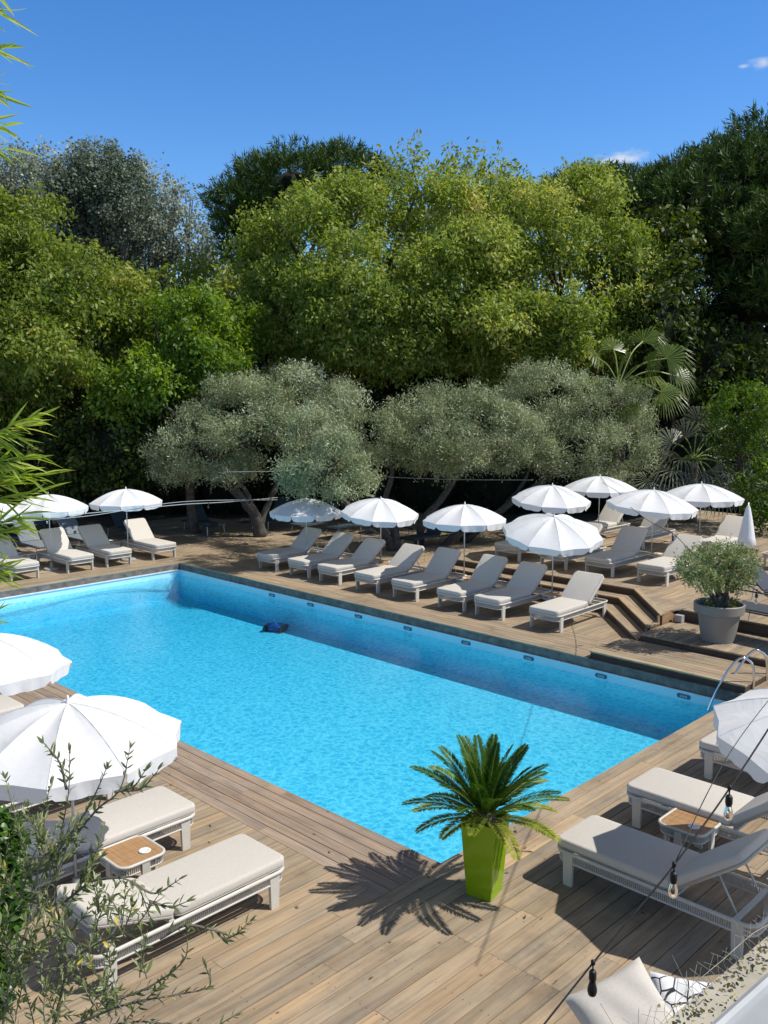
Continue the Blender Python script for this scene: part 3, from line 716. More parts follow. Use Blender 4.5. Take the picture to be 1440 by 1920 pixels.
umb_at(1033, 1020, 905, Z3, 'lace-shadowed white parasol on the upper deck, left of the pair in the olive leaves', R(6), TDIR['near'], seed=5)
umb_at(1122, 988, 888, Z3, 'white parasol at the back of the upper deck, its top covered by olive leaves', seed=6, r=1.08)
umb_at(1221, 1042, 913, Z3, 'bright white parasol by the string lights on the upper deck', R(5), TDIR['near'], seed=7, r=1.08)
umb_at(1311, 1005, 902, Z3, 'grey shaded parasol on the upper deck above the potted olive', seed=8, r=1.12)
umb_at(97, 1068, 922, 0, 'white parasol at the far end, second from the left edge', seed=9, r=1.04, up_=0)
umb_at(240, 1026, 912, 0, 'dappled white parasol near the far corner of the pool', seed=10, r=1.02)
umb_at(-28, 1085, 928, 0, 'white parasol at the far end cut by the left edge and bamboo', seed=11, r=1.0, up_=0)
make_umbrella((3.92, 7.98, 0), .3, 'big white parasol on the near left deck, its top fully in view', G_U, M['white'], 2.02, R(1), TDIR['near'], 12, 1.07)
make_umbrella((4.36, 11.02, 0), .1, 'white parasol behind the biggest left one, cut by the left edge', G_U, M['white'], 2.02, R(3), 0, 13, 1.03)
make_umbrella((8.52, 2.62, 0), .5, 'white parasol cut by the right edge above the near right loungers', G_U, M['white'], 2.15, R(9), TDIR['near'], 14, 1.04)
# closed parasol
p = gnd(1396, 1085, Z3); t = thing('closed_umbrella', (p.x, p.y, Z3), 'closed white parasol standing behind the potted olive', 'parasol')
g = MB(); prof = [(.02, 2.02), (.05, 1.95), (.10, 1.6), (.16, 1.15), (.19, .95), (.15, .9)]; vs = []; n = 20
for r_, z in prof:
    for k in range(n): a = 2*PI*k/n; rr = r_*(1+.16*(k % 2)*(1 if z < 1.9 else 0)); vs.append((rr*math.cos(a), rr*math.sin(a), z*.86))
g.add(vs, [(i*n+k, (i+1)*n+k, (i+1)*n+(k+1) % n, i*n+(k+1) % n) for i in range(len(prof)-1) for k in range(n)])
g.build('canopy', M['white'], t, smooth=True)
g = MB(); g.tube([(0, 0, 0), (0, 0, 1.8)], .014, 8); g.build('pole', M['pole'], t, smooth=True)

# ------------------------------------------------------------------ pool things
rp = gnd(517, 1175, ZF+.1); t = thing('pool_cleaner', (rp.x, rp.y, ZF+.04), 'blue and black robot pool cleaner under the water', 'pool cleaner', rz=.5)
g = MB(); softbox('body', .40, .34, .12, plain('cleaner blue', (.01, .06, .24), .35), t, loc=(0, 0, .05), rad=.04, puff=.03)
for sy in (-1, 1):
    g = MB(); pr = [(.20*math.cos(a)+(.06 if math.cos(a) > 0 else -.06), .075*math.sin(a)+.04) for a in [2*PI*k/16 for k in range(16)]]
    g.add([(x, sy*.18, z) for x, z in pr]+[(x, sy*.24, z) for x, z in pr], [tuple(range(16)), tuple(range(31, 15, -1))]+[(k, (k+1) % 16, 16+(k+1) % 16, 16+k) for k in range(16)])
    g.build('track', M['black'], t)
g = MB(); g.tube([(-.1, -.1, .12), (-.08, 0, .19), (-.08, .05, .19), (-.1, .14, .12)], .018, 6); g.build('handle', plain('cleaner light blue', (.03, .16, .42), .4), t, smooth=True)
# ladder: two bent steel rails
b1 = gnd(1412, 1292, 0); b2 = gnd(1437, 1276, 0); f1 = gnd(1328, 1332, -.36); dl = b2-b1; hv = (f1-b1); hv.z = 0
t = thing('pool_ladder', (b1.x, b1.y, 0), 'bent steel pool ladder with two handrails at the near right corner of the pool', 'pool ladder')
for off in (Vector(), dl):
    g = MB(); pp = [(0, 0), (0, .25), (.05, .42), (.16, .50), (.30, .53), (.44, .46), (.62, .28), (.85, -.05), (1.0, -.36), (1.04, -.55), (1.04, -.9)]
    g.tube(catmull([off+hv*a_+UP*z_ for a_, z_ in pp], 5), .021, 10); g.build('handrail', M['steel'], t, smooth=True)
for z in (-.50, -.85):
    g = MB(); g.tube([hv*1.04+UP*z, hv*1.04+dl*.98+UP*z], .02, 6); g.build('rung', M['steel'], t)

# ------------------------------------------------------------------ lime pot with cycad
PC = Vector((6.74, 5.19, 0))
t = thing('planter', PC, 'tall tapered square lime green planter on the corner of the near deck', 'planter')
an = R(192.6); g = MB()
def sqr(w, z): return [(w/2*(math.cos(an+a)+0)*math.sqrt(2), w/2*math.sin(an+a)*math.sqrt(2), z) for a in (R(45), R(135), R(225), R(315))]
rings = [sqr(.255, 0), sqr(.262, .01), sqr(.362, .77), sqr(.366, .785), sqr(.325, .785), sqr(.31, .70)]
vs = [p for q in rings for p in q]; fs = [(3, 2, 1, 0), (20, 21, 22, 23)]
for i in range(5):
    for k in range(4): fs.append((i*4+k, i*4+(k+1) % 4, (i+1)*4+(k+1) % 4, (i+1)*4+k))
g.add(vs, fs); body = g.build('pot_body', M['green'], t)
bv = body.modifiers.new('bevel', 'BEVEL'); bv.width = .008; bv.segments = 3; bv.limit_method = 'ANGLE'
g = MB(); g.prism([(x, y) for x, y, z in sqr(.316, 0)], .68, .72); g.build('soil', M['soil'], t)

def leafmesh(name, mat, V, tints, parent, quad=4):
    V = np.asarray(V, dtype=np.float32).reshape(-1, 3); n = len(V)//quad
    me = bpy.data.meshes.new(name); me.vertices.add(n*quad); me.vertices.foreach_set('co', V.ravel())
    me.loops.add(n*quad); me.loops.foreach_set('vertex_index', np.arange(n*quad, dtype=np.int32))
    me.polygons.add(n); me.polygons.foreach_set('loop_start', np.arange(0, n*quad, quad, dtype=np.int32))
    try: me.polygons.foreach_set('loop_total', np.full(n, quad, dtype=np.int32))
    except Exception: pass
    a = me.attributes.new('tint', 'FLOAT', 'FACE'); a.data.foreach_set('value', np.clip(tints, 0, 1).astype(np.float32))
    me.materials.append(mat); me.update(); me.validate()
    return link(name, me, parent)
def unit(a): return a/np.maximum(1e-9, np.linalg.norm(a, axis=-1, keepdims=True))
def leaves(cen, d, L, W, up=None, fold=.15, curl=0):
    """rhombic leaves: base at cen, pointing along d"""
    n = len(cen); d = unit(d)
    if up is None: up = rng.normal(size=(n, 3))
    s = unit(np.cross(d, up)); nr = np.cross(s, d)
    L = np.asarray(L).reshape(-1, 1); W = np.asarray(W).reshape(-1, 1)
    mid = cen+d*L*.45
    return np.stack([cen, mid+s*W/2+nr*W*fold, cen+d*L-nr*L*curl, mid-s*W/2+nr*W*fold], 1)

t = thing('cycad', PC+Vector((0, 0, .72)), 'dark green sago palm fountain growing out of the lime green planter', 'sago palm')
g = MB(); g.lathe([(.0, -.02), (.10, -.02), (.11, .05), (.06, .13), (0, .15)], 14, cap0=False, cap1=False); g.build('trunk', M['bark'], t)
NF = 46
for k in range(NF):
    f = k/NF; az = k*2.39996+random.uniform(-.15, .15)
    el = R(84)-f*R(72)+R(random.uniform(-5, 5)); ln = .77+random.uniform(-.06, .08)-(.06 if f > .8 else 0)+.06*(1-f)
    if f < .25: ln *= .92
    h = np.array([math.cos(az), math.sin(az), 0.]); p = np.array([0., 0., .06])+h*.04; pts = [p.copy()]; e = el; ns = 16
    for i in range(ns):
        e -= R(1.2+1.5*f)*(.5+1.2*i/ns); dd = h*math.cos(e)+np.array([0, 0, math.sin(e)]); p = p+dd*ln/ns; pts.append(p.copy())
    pts = np.array(pts); m_ = 66
    tt = np.linspace(.16, .99, m_); idx = tt*ns; i0 = np.minimum(idx.astype(int), ns-1); fr_ = (idx-i0)[:, None]
    cen = pts[i0]*(1-fr_)+pts[i0+1]*fr_; tan = unit(pts[i0+1]-pts[i0]); side = np.array([-math.sin(az), math.cos(az), 0.]); nor = np.cross(tan, side)
    nor = np.where(nor[:, 2:3] < 0, -nor, nor)
    V = []
    for sg in (-1, 1):
        lw = np.sin(PI*(tt*.86+.12))**.5*.13
        d = unit(tan*.9+side*sg*.95+nor*.25+rng.normal(size=(m_, 3))*.06)
        V.append(leaves(cen, d, lw, np.full(m_, .0145), up=nor+rng.normal(size=(m_, 3))*.1, fold=.1, curl=.12))
    base_t = .25+.45*(f > .62)+random.uniform(-.1, .1)+(.2 if f > .85 else 0)
    fo = leafmesh('frond', M['lf_cycas'], np.concatenate(V), base_t+rng.normal(size=2*m_)*.08+np.concatenate([tt, tt])*.12, t)
    g = MB(); g.tube([tuple(q) for q in pts[::2]], [.007-.0055*i/8 for i in range(9)], 5); g.build('rachis', M['canebark'], fo)

# ------------------------------------------------------------------ generic foliage
Rv, Fv, Uv = np.array(RIGHT), np.array(FWD), np.array([0, 0, 1.])
def lobe(u, v, F, ru, rv, rd=None):
    c = np.array(at(u, v, F)); k = F/FPX
    return (c, ru*k, (rd if rd else ru*k), rv*k)
def bumpy(d, ph): return (np.sin(d[:, 0]*7+ph)*np.sin(d[:, 1]*6+ph*2)*np.sin(d[:, 2]*8+ph*3)+.6*np.sin(d[:, 0]*15+ph*5)*np.sin(d[:, 1]*14+ph)*np.sin(d[:, 2]*13+ph*2.3))
def crown(name, parent, mat, lobes, dens, per, L, W, csize, droop=.35, out=.5, tvar=.14, shell=.35, bump_=.16, aspect=1., tbase=.45, upb=.3, curl=0, low=1.0, sub=0, subr=.36):
    Vs = []; Ts = []
    if sub:
        big = lobes; lobes = [(c, a*.80, b_*.80, h*.80) for c, a, b_, h in big]; dens0 = dens
        for c, a, b_, h in big:
            for _ in range(sub):
                d = unit(rng.normal(size=3)); d[1] = -abs(d[1]) if rng.random() < .45 else d[1]
                q = c+(d[0]*a*Rv+d[1]*b_*Fv+d[2]*h*Uv)*rng.uniform(.68, .86); inside = False
                for c2, a2, b2, h2 in big:
                    if c2 is c: continue
                    w_ = q-c2
                    if (w_@Rv/a2)**2+(w_@Fv/b2)**2+(w_@Uv/h2)**2 < .55: inside = True
                if inside: continue
                f = subr*rng.uniform(.65, 1.25); m3 = (a+b_+h)/3
                lobes.append((q, f*(a*.5+m3*.5), f*(b_*.5+m3*.5), f*(h*.5+m3*.5)*.72))
    nbig = len(big) if sub else 0
    for li, (c, a, b_, h) in enumerate(lobes):
        area = 4*PI*((a*b_)**1.6+(a*h)**1.6+(b_*h)**1.6)**(1/1.6)/3**(1/1.6)
        n = int(area*dens*(.35 if li < nbig else 1)); d = unit(rng.normal(size=(n, 3)))
        if li >= nbig and sub: d[:, 2] = np.where((d[:, 2] < -.2) & (rng.random(n) < .6), -d[:, 2], d[:, 2])
        keep = rng.random(n) < np.where(d[:, 1] > .35, .55, 1.)*np.where(d[:, 2] < -.5, low, 1)   # local y = forward: back side thinner
        d = d[keep]; n = len(d); ph = li*1.7+.4; bm_ = bumpy(d, ph)
        # gaps where the bumps are lowest
        keep = bm_ > -.55+rng.random(n)*.12; d = d[keep]; bm_ = bm_[keep]; n = len(d)
        r_ = (1-shell*rng.random(n)**1.7)*(1+bump_*bm_)
        loc = d*r_[:, None]; w = c+loc[:, 0:1]*a*Rv+loc[:, 1:2]*b_*Fv+loc[:, 2:3]*h*Uv
        for lj, (c2, a2, b2, h2) in enumerate(big if sub else lobes):       # drop clusters buried in other lobes
            if (lj == li and not sub) or n == 0: continue
            q = w-c2; e = (q@Rv/a2)**2+(q@Fv/b2)**2+(q@Uv/h2)**2
            k2 = e > (.30 if sub else .45); w = w[k2]; d = d[k2]; bm_ = bm_[k2]
        n = len(w)
        od = unit(d[:, 0:1]/a*Rv+d[:, 1:2]/b_*Fv+d[:, 2:3]/h*Uv)
        ax = unit(od+rng.normal(size=(n, 3))*.6+np.array([0, 0, .25]))
        ct = tbase+bm_*.12+rng.normal(size=n)*tvar+rng.normal()*.12
        tt = rng.random((n, per)); off = rng.normal(size=(n, per, 3))*csize*.42
        cen = w[:, None, :]+ax[:, None, :]*(tt[..., None]-.5)*csize*2.2*aspect+off
        ld = ax[:, None, :]*out+rng.normal(size=(n, per, 3))*.75+np.array([0, 0, -droop])
        Lr = L*rng.uniform(.65, 1.25, n*per); cen = cen.reshape(-1, 3); ld = ld.reshape(-1, 3)
        up = rng.normal(size=(n*per, 3))*.6+np.repeat(od, per, 0)*.5+np.array([0, 0, upb])
        Vs.append(leaves(cen, ld, Lr, Lr*W/L, up=up, curl=curl)); Ts.append(np.repeat(ct, per)+rng.normal(size=n*per)*.12)
    return leafmesh(name, mat, np.concatenate(Vs), np.concatenate(Ts), parent)
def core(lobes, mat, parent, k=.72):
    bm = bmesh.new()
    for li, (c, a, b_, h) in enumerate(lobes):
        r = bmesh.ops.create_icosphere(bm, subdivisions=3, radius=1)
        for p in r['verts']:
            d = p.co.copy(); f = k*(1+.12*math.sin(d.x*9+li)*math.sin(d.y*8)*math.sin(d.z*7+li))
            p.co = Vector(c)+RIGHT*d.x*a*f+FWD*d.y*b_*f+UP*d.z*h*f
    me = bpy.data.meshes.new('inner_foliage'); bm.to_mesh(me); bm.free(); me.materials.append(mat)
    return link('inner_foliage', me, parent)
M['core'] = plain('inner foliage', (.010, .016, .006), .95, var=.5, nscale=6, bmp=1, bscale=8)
def limbs(base, targets, r0, mat, parent, wig=.25, fork=.45, name='trunk', r1=.03, n=8):
    g = MB(); base = Vector(base)
    mean = sum((Vector(q) for q in targets), Vector())/len(targets); fk = base.lerp(mean, fork)+Vector((random.uniform(-wig, wig), random.uniform(-wig, wig), 0))
    tr_ = catmull([base, base.lerp(fk, .5)+Vector((random.uniform(-wig, wig)*.6, random.uniform(-wig, wig)*.6, 0)), fk], 5)
    m_ = len(tr_); g.tube(tr_, [r0*(1.25 if i == 0 else 1)*(1-.35*i/m_) for i in range(m_)], n)
    for q in targets:
        q = Vector(q); mid = fk.lerp(q, .5)+Vector((random.uniform(-1, 1), random.uniform(-1, 1), random.uniform(-.3, .6)))*wig*1.6
        pts = catmull([fk-UP*.1, fk.lerp(mid, .5)+Vector((random.uniform(-wig, wig), random.uniform(-wig, wig), 0))*.5, mid, q], 5); m_ = len(pts)
        g.tube(pts, [max(r1, r0*.62*(1-.85*i/m_)) for i in range(m_)], 6)
    return g.build(name, mat, parent, smooth=True)
def tree(name, label, cat, group, lobes, leafm, trunkm, r0, base=None, twigs=0, cored=0, wig=.4, **kw):
    mean = sum(l[0] for l in lobes)/len(lobes)
    bx = base if base is not None else (mean[0], mean[1], -.05)
    t = thing(name, (bx[0], bx[1], bx[2]), label, cat, group)
    o = Vector(t.location)
    L2_ = [(c-np.array(o), a, b_, h) for c, a, b_, h in lobes]
    crown('crown', t, leafm, L2_, **kw)
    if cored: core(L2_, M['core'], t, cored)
    tg = []
    for c, a, b_, h in L2_:
        tg.append(c)
        for _ in range(twigs):
            d = unit(rng.normal(size=3)); d[2] = abs(d[2])*.8; tg.append(c+(d[0]*a*Rv+d[1]*b_*Fv+d[2]*h*Uv)*.8)
    limbs((0, 0, 0), tg, r0, trunkm, t, wig=wig, r1=.012 if r0 < .3 else .02)
    return t
G_B = 'trees behind the terrace'
bt = dict(sub=26, subr=.34, dens=6.5, per=20, L=.185, W=.08, csize=.30, droop=.6, out=.35, shell=.42, curl=.1, tbase=.5)

tree('broadleaf_tree', 'broad yellow green tree in the middle, left half of the big rounded crown', 'tree', G_B,
     [lobe(640, 520, 36, 150, 150, 4), lobe(560, 470, 37, 110, 110, 3), lobe(760, 440, 37, 150, 130, 4), lobe(720, 600, 34.5, 190, 130, 4), lobe(590, 620, 35, 90, 110, 3), lobe(520, 560, 36.5, 80, 80, 3), lobe(870, 560, 34.5, 130, 150, 4), lobe(640, 400, 38, 90, 60, 3)],
     M['lf_tree'], M['greybark'], .35, twigs=3, wig=.9, **bt)
tree('broadleaf_tree', 'broad yellow green tree with a rounded crown right of centre, behind the fan palm', 'tree', G_B,
     [lobe(1000, 470, 36.5, 150, 125, 4), lobe(1100, 440, 37, 110, 100, 3), lobe(1050, 570, 35, 160, 120, 4), lobe(1165, 520, 36.5, 75, 90, 3), lobe(960, 640, 34.5, 140, 90, 4), lobe(1110, 640, 35.5, 90, 70, 3)],
     M['lf_tree'], M['greybark'], .32, twigs=3, wig=.9, **bt)
tree('slender_tree', 'taller loose crowned green tree rising at the top centre above the yellow green crown', 'tree', G_B,
     [lobe(790, 350, 42, 85, 62, 3), lobe(890, 345, 42, 75, 52, 3), lobe(955, 375, 42, 60, 42, 2.5), lobe(720, 375, 42, 75, 52, 3), lobe(850, 400, 42, 140, 70, 3)],
     M['lf_left'], M['greybark'], .3, twigs=4, wig=.8, dens=2.6, per=14, L=.24, W=.11, csize=.30, droop=.4, shell=.7, bump_=.3, tbase=.62)
b2 = dict(bt); b2.update(tbase=.48)
tree('broadleaf_tree', 'tall green tree with small yellowish leaves filling the left edge', 'tree', G_B,
     [lobe(40, 475, 32, 115, 100, 4), lobe(150, 545, 32, 105, 85, 4), lobe(-40, 620, 31, 140, 130, 4), lobe(110, 640, 30.5, 140, 95, 4), lobe(240, 590, 32.5, 70, 60, 3), lobe(-90, 490, 32, 130, 110, 4), lobe(20, 730, 30.5, 110, 70, 3)],
     M['lf_left'], M['bark'], .32, twigs=3, wig=.8, **b2)
tree('leafy_tree', 'bright fresh green leafy tree between the left tree and the olives', 'tree', G_B,
     [lobe(340, 625, 31, 85, 65, 2.6), lobe(410, 690, 31, 55, 48, 2), lobe(310, 705, 30.2, 75, 60, 2.4), lobe(240, 740, 29.8, 60, 50, 2), lobe(370, 590, 32, 55, 40, 2), lobe(450, 620, 33, 50, 50, 2)],
     M['lf_fresh'], M['bark'], .18, twigs=2, wig=.5, sub=16, subr=.36, dens=7, per=18, L=.19, W=.09, csize=.26, droop=.55, shell=.5, bump_=.28, tbase=.45, curl=.1)
tree('dark_bush_tree', 'dark low spreading tree beside the left parasols, leaves glinting in gaps', 'tree', G_B,
     [lobe(80, 840, 30.8, 120, 90, 2), lobe(210, 830, 30.5, 110, 95, 2), lobe(-60, 830, 30.5, 110, 110, 2), lobe(300, 800, 31.8, 70, 90, 2)],
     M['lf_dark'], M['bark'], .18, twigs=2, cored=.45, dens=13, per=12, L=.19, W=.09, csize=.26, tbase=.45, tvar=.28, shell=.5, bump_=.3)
G_P = 'silvery poplars on the skyline at left'
po = dict(dens=3.0, per=34, L=.19, W=.15, csize=.5, droop=.1, out=.2, shell=.8, bump_=.22, tbase=.5)
tree('poplar', 'silvery grey poplar at the left edge of the skyline', 'tree', G_P, [lobe(30, 360, 58, 90, 70, 4), lobe(110, 380, 58, 80, 90, 4), lobe(60, 470, 58, 120, 80, 4)], M['lf_poplar'], M['greybark'], .35, twigs=5, wig=1, **po)
tree('poplar', 'silvery grey poplar just right of the darkest pointed crown on the left skyline', 'tree', G_P, [lobe(255, 410, 60, 75, 100, 4), lobe(230, 480, 60, 90, 80, 4), lobe(150, 450, 60, 90, 90, 4)], M['lf_poplar'], M['greybark'], .35, twigs=5, wig=1, **po)
po2 = dict(po); po2.update(dens=1.5, shell=.95)
tree('poplar', 'thin pale poplar with sky showing through, next to the gap in the skyline', 'tree', G_P, [lobe(330, 400, 60, 48, 66, 3), lobe(325, 480, 60, 65, 70, 3), lobe(390, 480, 60, 40, 60, 3)], M['lf_poplar'], M['greybark'], .22, twigs=7, wig=.8, **po2)
tree('grey_green_tree', 'dark grey green tree with the pointed top highest on the left skyline', 'tree', G_B, [lobe(185, 320, 57, 42, 48, 2.5), lobe(225, 345, 57, 52, 50, 2.5), lobe(165, 370, 57, 60, 60, 3), lobe(235, 400, 57, 55, 70, 3)], M['lf_grey'], M['bark'], .3, twigs=3, wig=.7, dens=5, per=34, L=.18, W=.13, csize=.42, shell=.5, tbase=.5)
tree('broadleaf_tree', 'small olive green tree low in the gap between poplars and the dark pine', 'tree', G_B, [lobe(400, 520, 50, 60, 45, 3), lobe(350, 545, 48, 60, 40, 3), lobe(450, 560, 46, 60, 50, 3)], M['lf_left'], M['bark'], .22, twigs=3, wig=.6, dens=4, per=14, L=.28, W=.13, csize=.4, shell=.5, tbase=.4)
# umbrella pines: tufts of needles
def pine(label, lobes, r0, dens, base=None, tuft=.34, tb=.42, twigs=2):
    mean = sum(l[0] for l in lobes)/len(lobes); o = np.array([mean[0], mean[1], -.05])
    t = thing('pine_tree', tuple(o), label, 'pine', 'dark pines on the skyline')
    Vs = []; Ts = []; big = lobes; lobes = [(c, a*.86, b_*.86, h*.86) for c, a, b_, h in big]
    for c, a, b_, h in big:
        for _ in range(20):
            d = unit(rng.normal(size=3)); d[2] = abs(d[2])*1.0 if rng.random() < .6 else d[2]; f = .27*rng.uniform(.7, 1.25)*(a+b_+h)/3
            lobes.append((c+(d[0]*a*Rv+d[1]*b_*Fv+d[2]*h*Uv)*.82, f*1.2, f*1.2, f*.8))
    for li, (c, a, b_, h) in enumerate(lobes):
        c = c-o; n = int(4*PI*((a*b_)+(a*h)+(b_*h))/3*dens*(.4 if li < len(big) else .8)); d = unit(rng.normal(size=(n, 3)))
        d = d[(d[:, 2] > -.75) & (rng.random(n) < np.where(d[:, 1] > .3, .5, 1))]; bm_ = bumpy(d*1.3, li*1.3)
        k2 = bm_ > -.7; d = d[k2]; bm_ = bm_[k2]
        n = len(d); r_ = (1-.22*rng.random(n)**2)*(1+.13*bm_)
        w = c+(d*r_[:, None])[:, 0:1]*a*Rv+(d*r_[:, None])[:, 1:2]*b_*Fv+(d*r_[:, None])[:, 2:3]*h*Uv
        for lj, (c2, a2, b2, h2) in enumerate(big):
            if lj == li: continue
            q = w-(c2-o); e = (q@Rv/a2)**2+(q@Fv/b2)**2+(q@Uv/h2)**2; k2 = e > .5; w = w[k2]; d = d[k2]; bm_ = bm_[k2]
        n = len(w); od = unit(d[:, 0:1]*Rv+d[:, 1:2]*Fv+d[:, 2:3]*Uv)
        ax = unit(od*.8+np.array([0, 0, .75])+rng.normal(size=(n, 3))*.25); per = 17
        tt = rng.random((n, per))**1.2
        cen = w[:, None, :]+ax[:, None, :]*tt[..., None]*tuft*1.0
        ld = ax[:, None, :]*.9+rng.normal(size=(n, per, 3))*.55
        L = np.full(n*per, tuft*.62)*rng.uniform(.7, 1.2, n*per)
        Vs.append(leaves(cen.reshape(-1, 3), ld.reshape(-1, 3), L, L*.15)); Ts.append(np.repeat(tb+bm_*.1+rng.normal(size=n)*.12, per)+(tt.reshape(-1)-.5)*.25)
        # young upright shoots
        ns = int(n*.12); ix = rng.integers(0, n, ns); ix = ix[od[ix][:, 2] > .1]; ns = len(ix)
        cs = w[ix]+ax[ix]*tuft*.6; q = unit(np.array([0, 0, 1.])+rng.normal(size=(ns, 3))*.12)
        for _ in range(2): Vs.append(leaves(cs, q, np.full(ns, tuft*1.15), np.full(ns, .055))); Ts.append(np.full(ns, .93))
    leafmesh('crown', M['lf_pine'], np.concatenate(Vs), np.concatenate(Ts), t)
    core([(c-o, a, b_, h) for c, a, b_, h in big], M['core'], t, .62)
    tg = [c-o for c, a, b_, h in big]
    limbs((0, 0, 0), tg, r0, M['bark'], t, wig=.5)
    return t
pine('dark umbrella pine with a flat top behind the yellow green tree, left of centre', [lobe(560, 370, 50, 95, 62, 5), lobe(470, 410, 50, 75, 62, 4), lobe(650, 345, 50, 80, 42, 4), lobe(480, 470, 50, 60, 50, 3)], .4, 9, tuft=.5)
pine('largest dark pine, climbing out of the top right corner of the skyline', [lobe(1440, 350, 40, 120, 100, 5), lobe(1320, 410, 40, 110, 95, 5), lobe(1400, 470, 38, 110, 90, 5), lobe(1520, 400, 40, 150, 165, 5), lobe(1410, 570, 38, 105, 60, 4), lobe(1225, 430, 41, 80, 75, 4)], .45, 11, tuft=.5)
pine('distant dark pine showing just above the right end of the yellow green crown', [lobe(1120, 390, 50, 100, 42, 4), lobe(1040, 400, 50, 70, 42, 4), lobe(1190, 400, 49, 70, 55, 4)], .35, 9, tuft=.5)
# shrubs at right and the hedge behind
tree('dark_tree', 'shaded dark green leafy tree between the yellow green crown and the big pine', 'tree', G_B,
     [lobe(1215, 600, 35, 80, 120, 3), lobe(1290, 680, 36, 90, 90, 3), lobe(1240, 480, 37, 60, 80, 3), lobe(1370, 700, 37, 90, 80, 3)], M['lf_dark'], M['bark'], .22, twigs=2, cored=.65, dens=7, per=14, L=.26, W=.12, csize=.28, droop=.5, tbase=.55)
G_SH = 'leafy shrubs at the right edge'
tree('shrub', 'bright green rounded shrub at the right edge beside the fan palm', 'shrub', G_SH, [lobe(1400, 770, 30, 75, 50, 1.3), lobe(1450, 800, 29.5, 70, 80, 1.5), lobe(1380, 810, 30, 50, 50, 1)], M['lf_fresh'], M['bark'], .08, twigs=2, dens=16, per=14, L=.14, W=.06, csize=.17, tbase=.05, tvar=.2, bump_=.35)
tree('shrub', 'green shrub at the right edge below the grey palm fronds', 'shrub', G_SH, [lobe(1430, 915, 28, 48, 55, 1), lobe(1450, 980, 28, 50, 60, 1)], M['lf_fresh'], M['bark'], .06, twigs=2, dens=14, per=14, L=.16, W=.075, csize=.17, tbase=.15, tvar=.15)
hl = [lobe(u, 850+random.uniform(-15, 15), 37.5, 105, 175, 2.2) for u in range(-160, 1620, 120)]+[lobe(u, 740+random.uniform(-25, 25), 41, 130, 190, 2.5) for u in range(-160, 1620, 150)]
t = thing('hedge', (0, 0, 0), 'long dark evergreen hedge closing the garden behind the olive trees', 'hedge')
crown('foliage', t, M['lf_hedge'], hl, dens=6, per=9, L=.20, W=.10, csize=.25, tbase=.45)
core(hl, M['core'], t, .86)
# near clumps under the olives, right and left
# ------------------------------------------------------------------ olive trees
G_O = 'olive trees behind the loungers'
ol = dict(sub=16, subr=.36, dens=26, per=20, L=.105, W=.026, csize=.16, droop=.05, out=.7, shell=.5, bump_=.2, aspect=1.3, tbase=.5, tvar=.16, low=.8)
def olive(label, lobes, base, r0, stems, **kw):
    mean = sum(l[0] for l in lobes)/len(lobes); o = np.array([base[0], base[1], -.05])
    t = thing('olive_tree', tuple(o), label, 'olive tree', G_O)
    q = dict(ol); q.update(kw)
    L2_ = [(c-o, a, b_, h) for c, a, b_, h in lobes]
    crown('crown', t, M['lf_olive'], L2_, **q)
    g = MB()
    for st in stems:
        pts = catmull([np.array(p)-o for p in st[0]], 5); m_ = len(pts)
        # knobbly taper
        g.tube([p+Vector((random.uniform(-1, 1), random.uniform(-1, 1), 0))*.015 for p in pts], [max(.02, st[1]*(1-.75*i/m_)*(1+.12*math.sin(i*2.1))) for i in range(m_)], 8)
    for c, a, b_, h in L2_:
        for _ in range(9):
            d = unit(rng.normal(size=3)); e = c+(d[0]*a*Rv+d[1]*b_*Fv+abs(d[2])*h*Uv)*.75; s0 = c-Uv*h*.55
            g.tube(catmull([s0, s0*.5+e*.5+rng.normal(size=3)*.12, e], 4), [.028-.022*i/8 for i in range(9)], 5)
    g.build('trunk', M['greybark'], t, smooth=True)
    return t
def A(u, v, F): return tuple(at(u, v, F))
b1 = gnd(490, 1006)
olive('wide olive tree on the left with a thick dark trunk', [lobe(400, 835, 29.5, 95, 78, 1.7), lobe(330, 865, 29.5, 55, 52, 1.2), lobe(455, 790, 30, 95, 82, 1.8), lobe(540, 770, 30.5, 85, 75, 1.7), lobe(470, 735, 31, 60, 45, 1.2)], b1, .3,
      [([b1, A(478, 965, 30.3), A(440, 920, 30.2), A(400, 885, 29.8), A(385, 840, 29.6)], .23), ([A(487, 985, 30.3), A(470, 940, 30.3), A(448, 890, 30.2), A(452, 820, 30)], .11), ([A(487, 985, 30.3), A(505, 940, 30.5), A(530, 880, 30.5), A(540, 790, 30.5)], .13)])
b2_ = gnd(735, 1032)
olive('olive tree in the centre, its round lower branch hanging over a white parasol', [lobe(610, 860, 25.2, 82, 70, 1.25), lobe(590, 815, 26, 60, 55, 1.0), lobe(650, 900, 25.0, 55, 42, .8), lobe(560, 890, 25.0, 42, 45, .7), lobe(690, 800, 28, 85, 75, 1.6), lobe(640, 765, 28.5, 60, 45, 1.2)], b2_, .2,
      [([b2_, A(720, 1000, 27.5), A(680, 965, 27), A(640, 935, 26), A(612, 880, 25.4)], .16), ([A(742, 1032, 27.6), A(738, 985, 27.8), A(722, 940, 28), A(735, 880, 28), A(700, 810, 28)], .15)])
b3 = gnd(785, 1022)
olive('olive tree right of centre with pale tips, forked trunk below', [lobe(820, 790, 28.5, 80, 68, 1.5), lobe(900, 800, 28.5, 78, 68, 1.5), lobe(850, 845, 27.8, 85, 50, 1.4), lobe(790, 840, 28.2, 45, 50, 1.0), lobe(940, 850, 28, 60, 42, 1.2)], b3, .2,
      [([b3, A(795, 975, 28.2), A(832, 930, 28.3), A(840, 890, 28.4), A(825, 820, 28.5)], .15), ([A(832, 930, 28.3), A(858, 890, 28.3), A(880, 830, 28.4)], .1)])
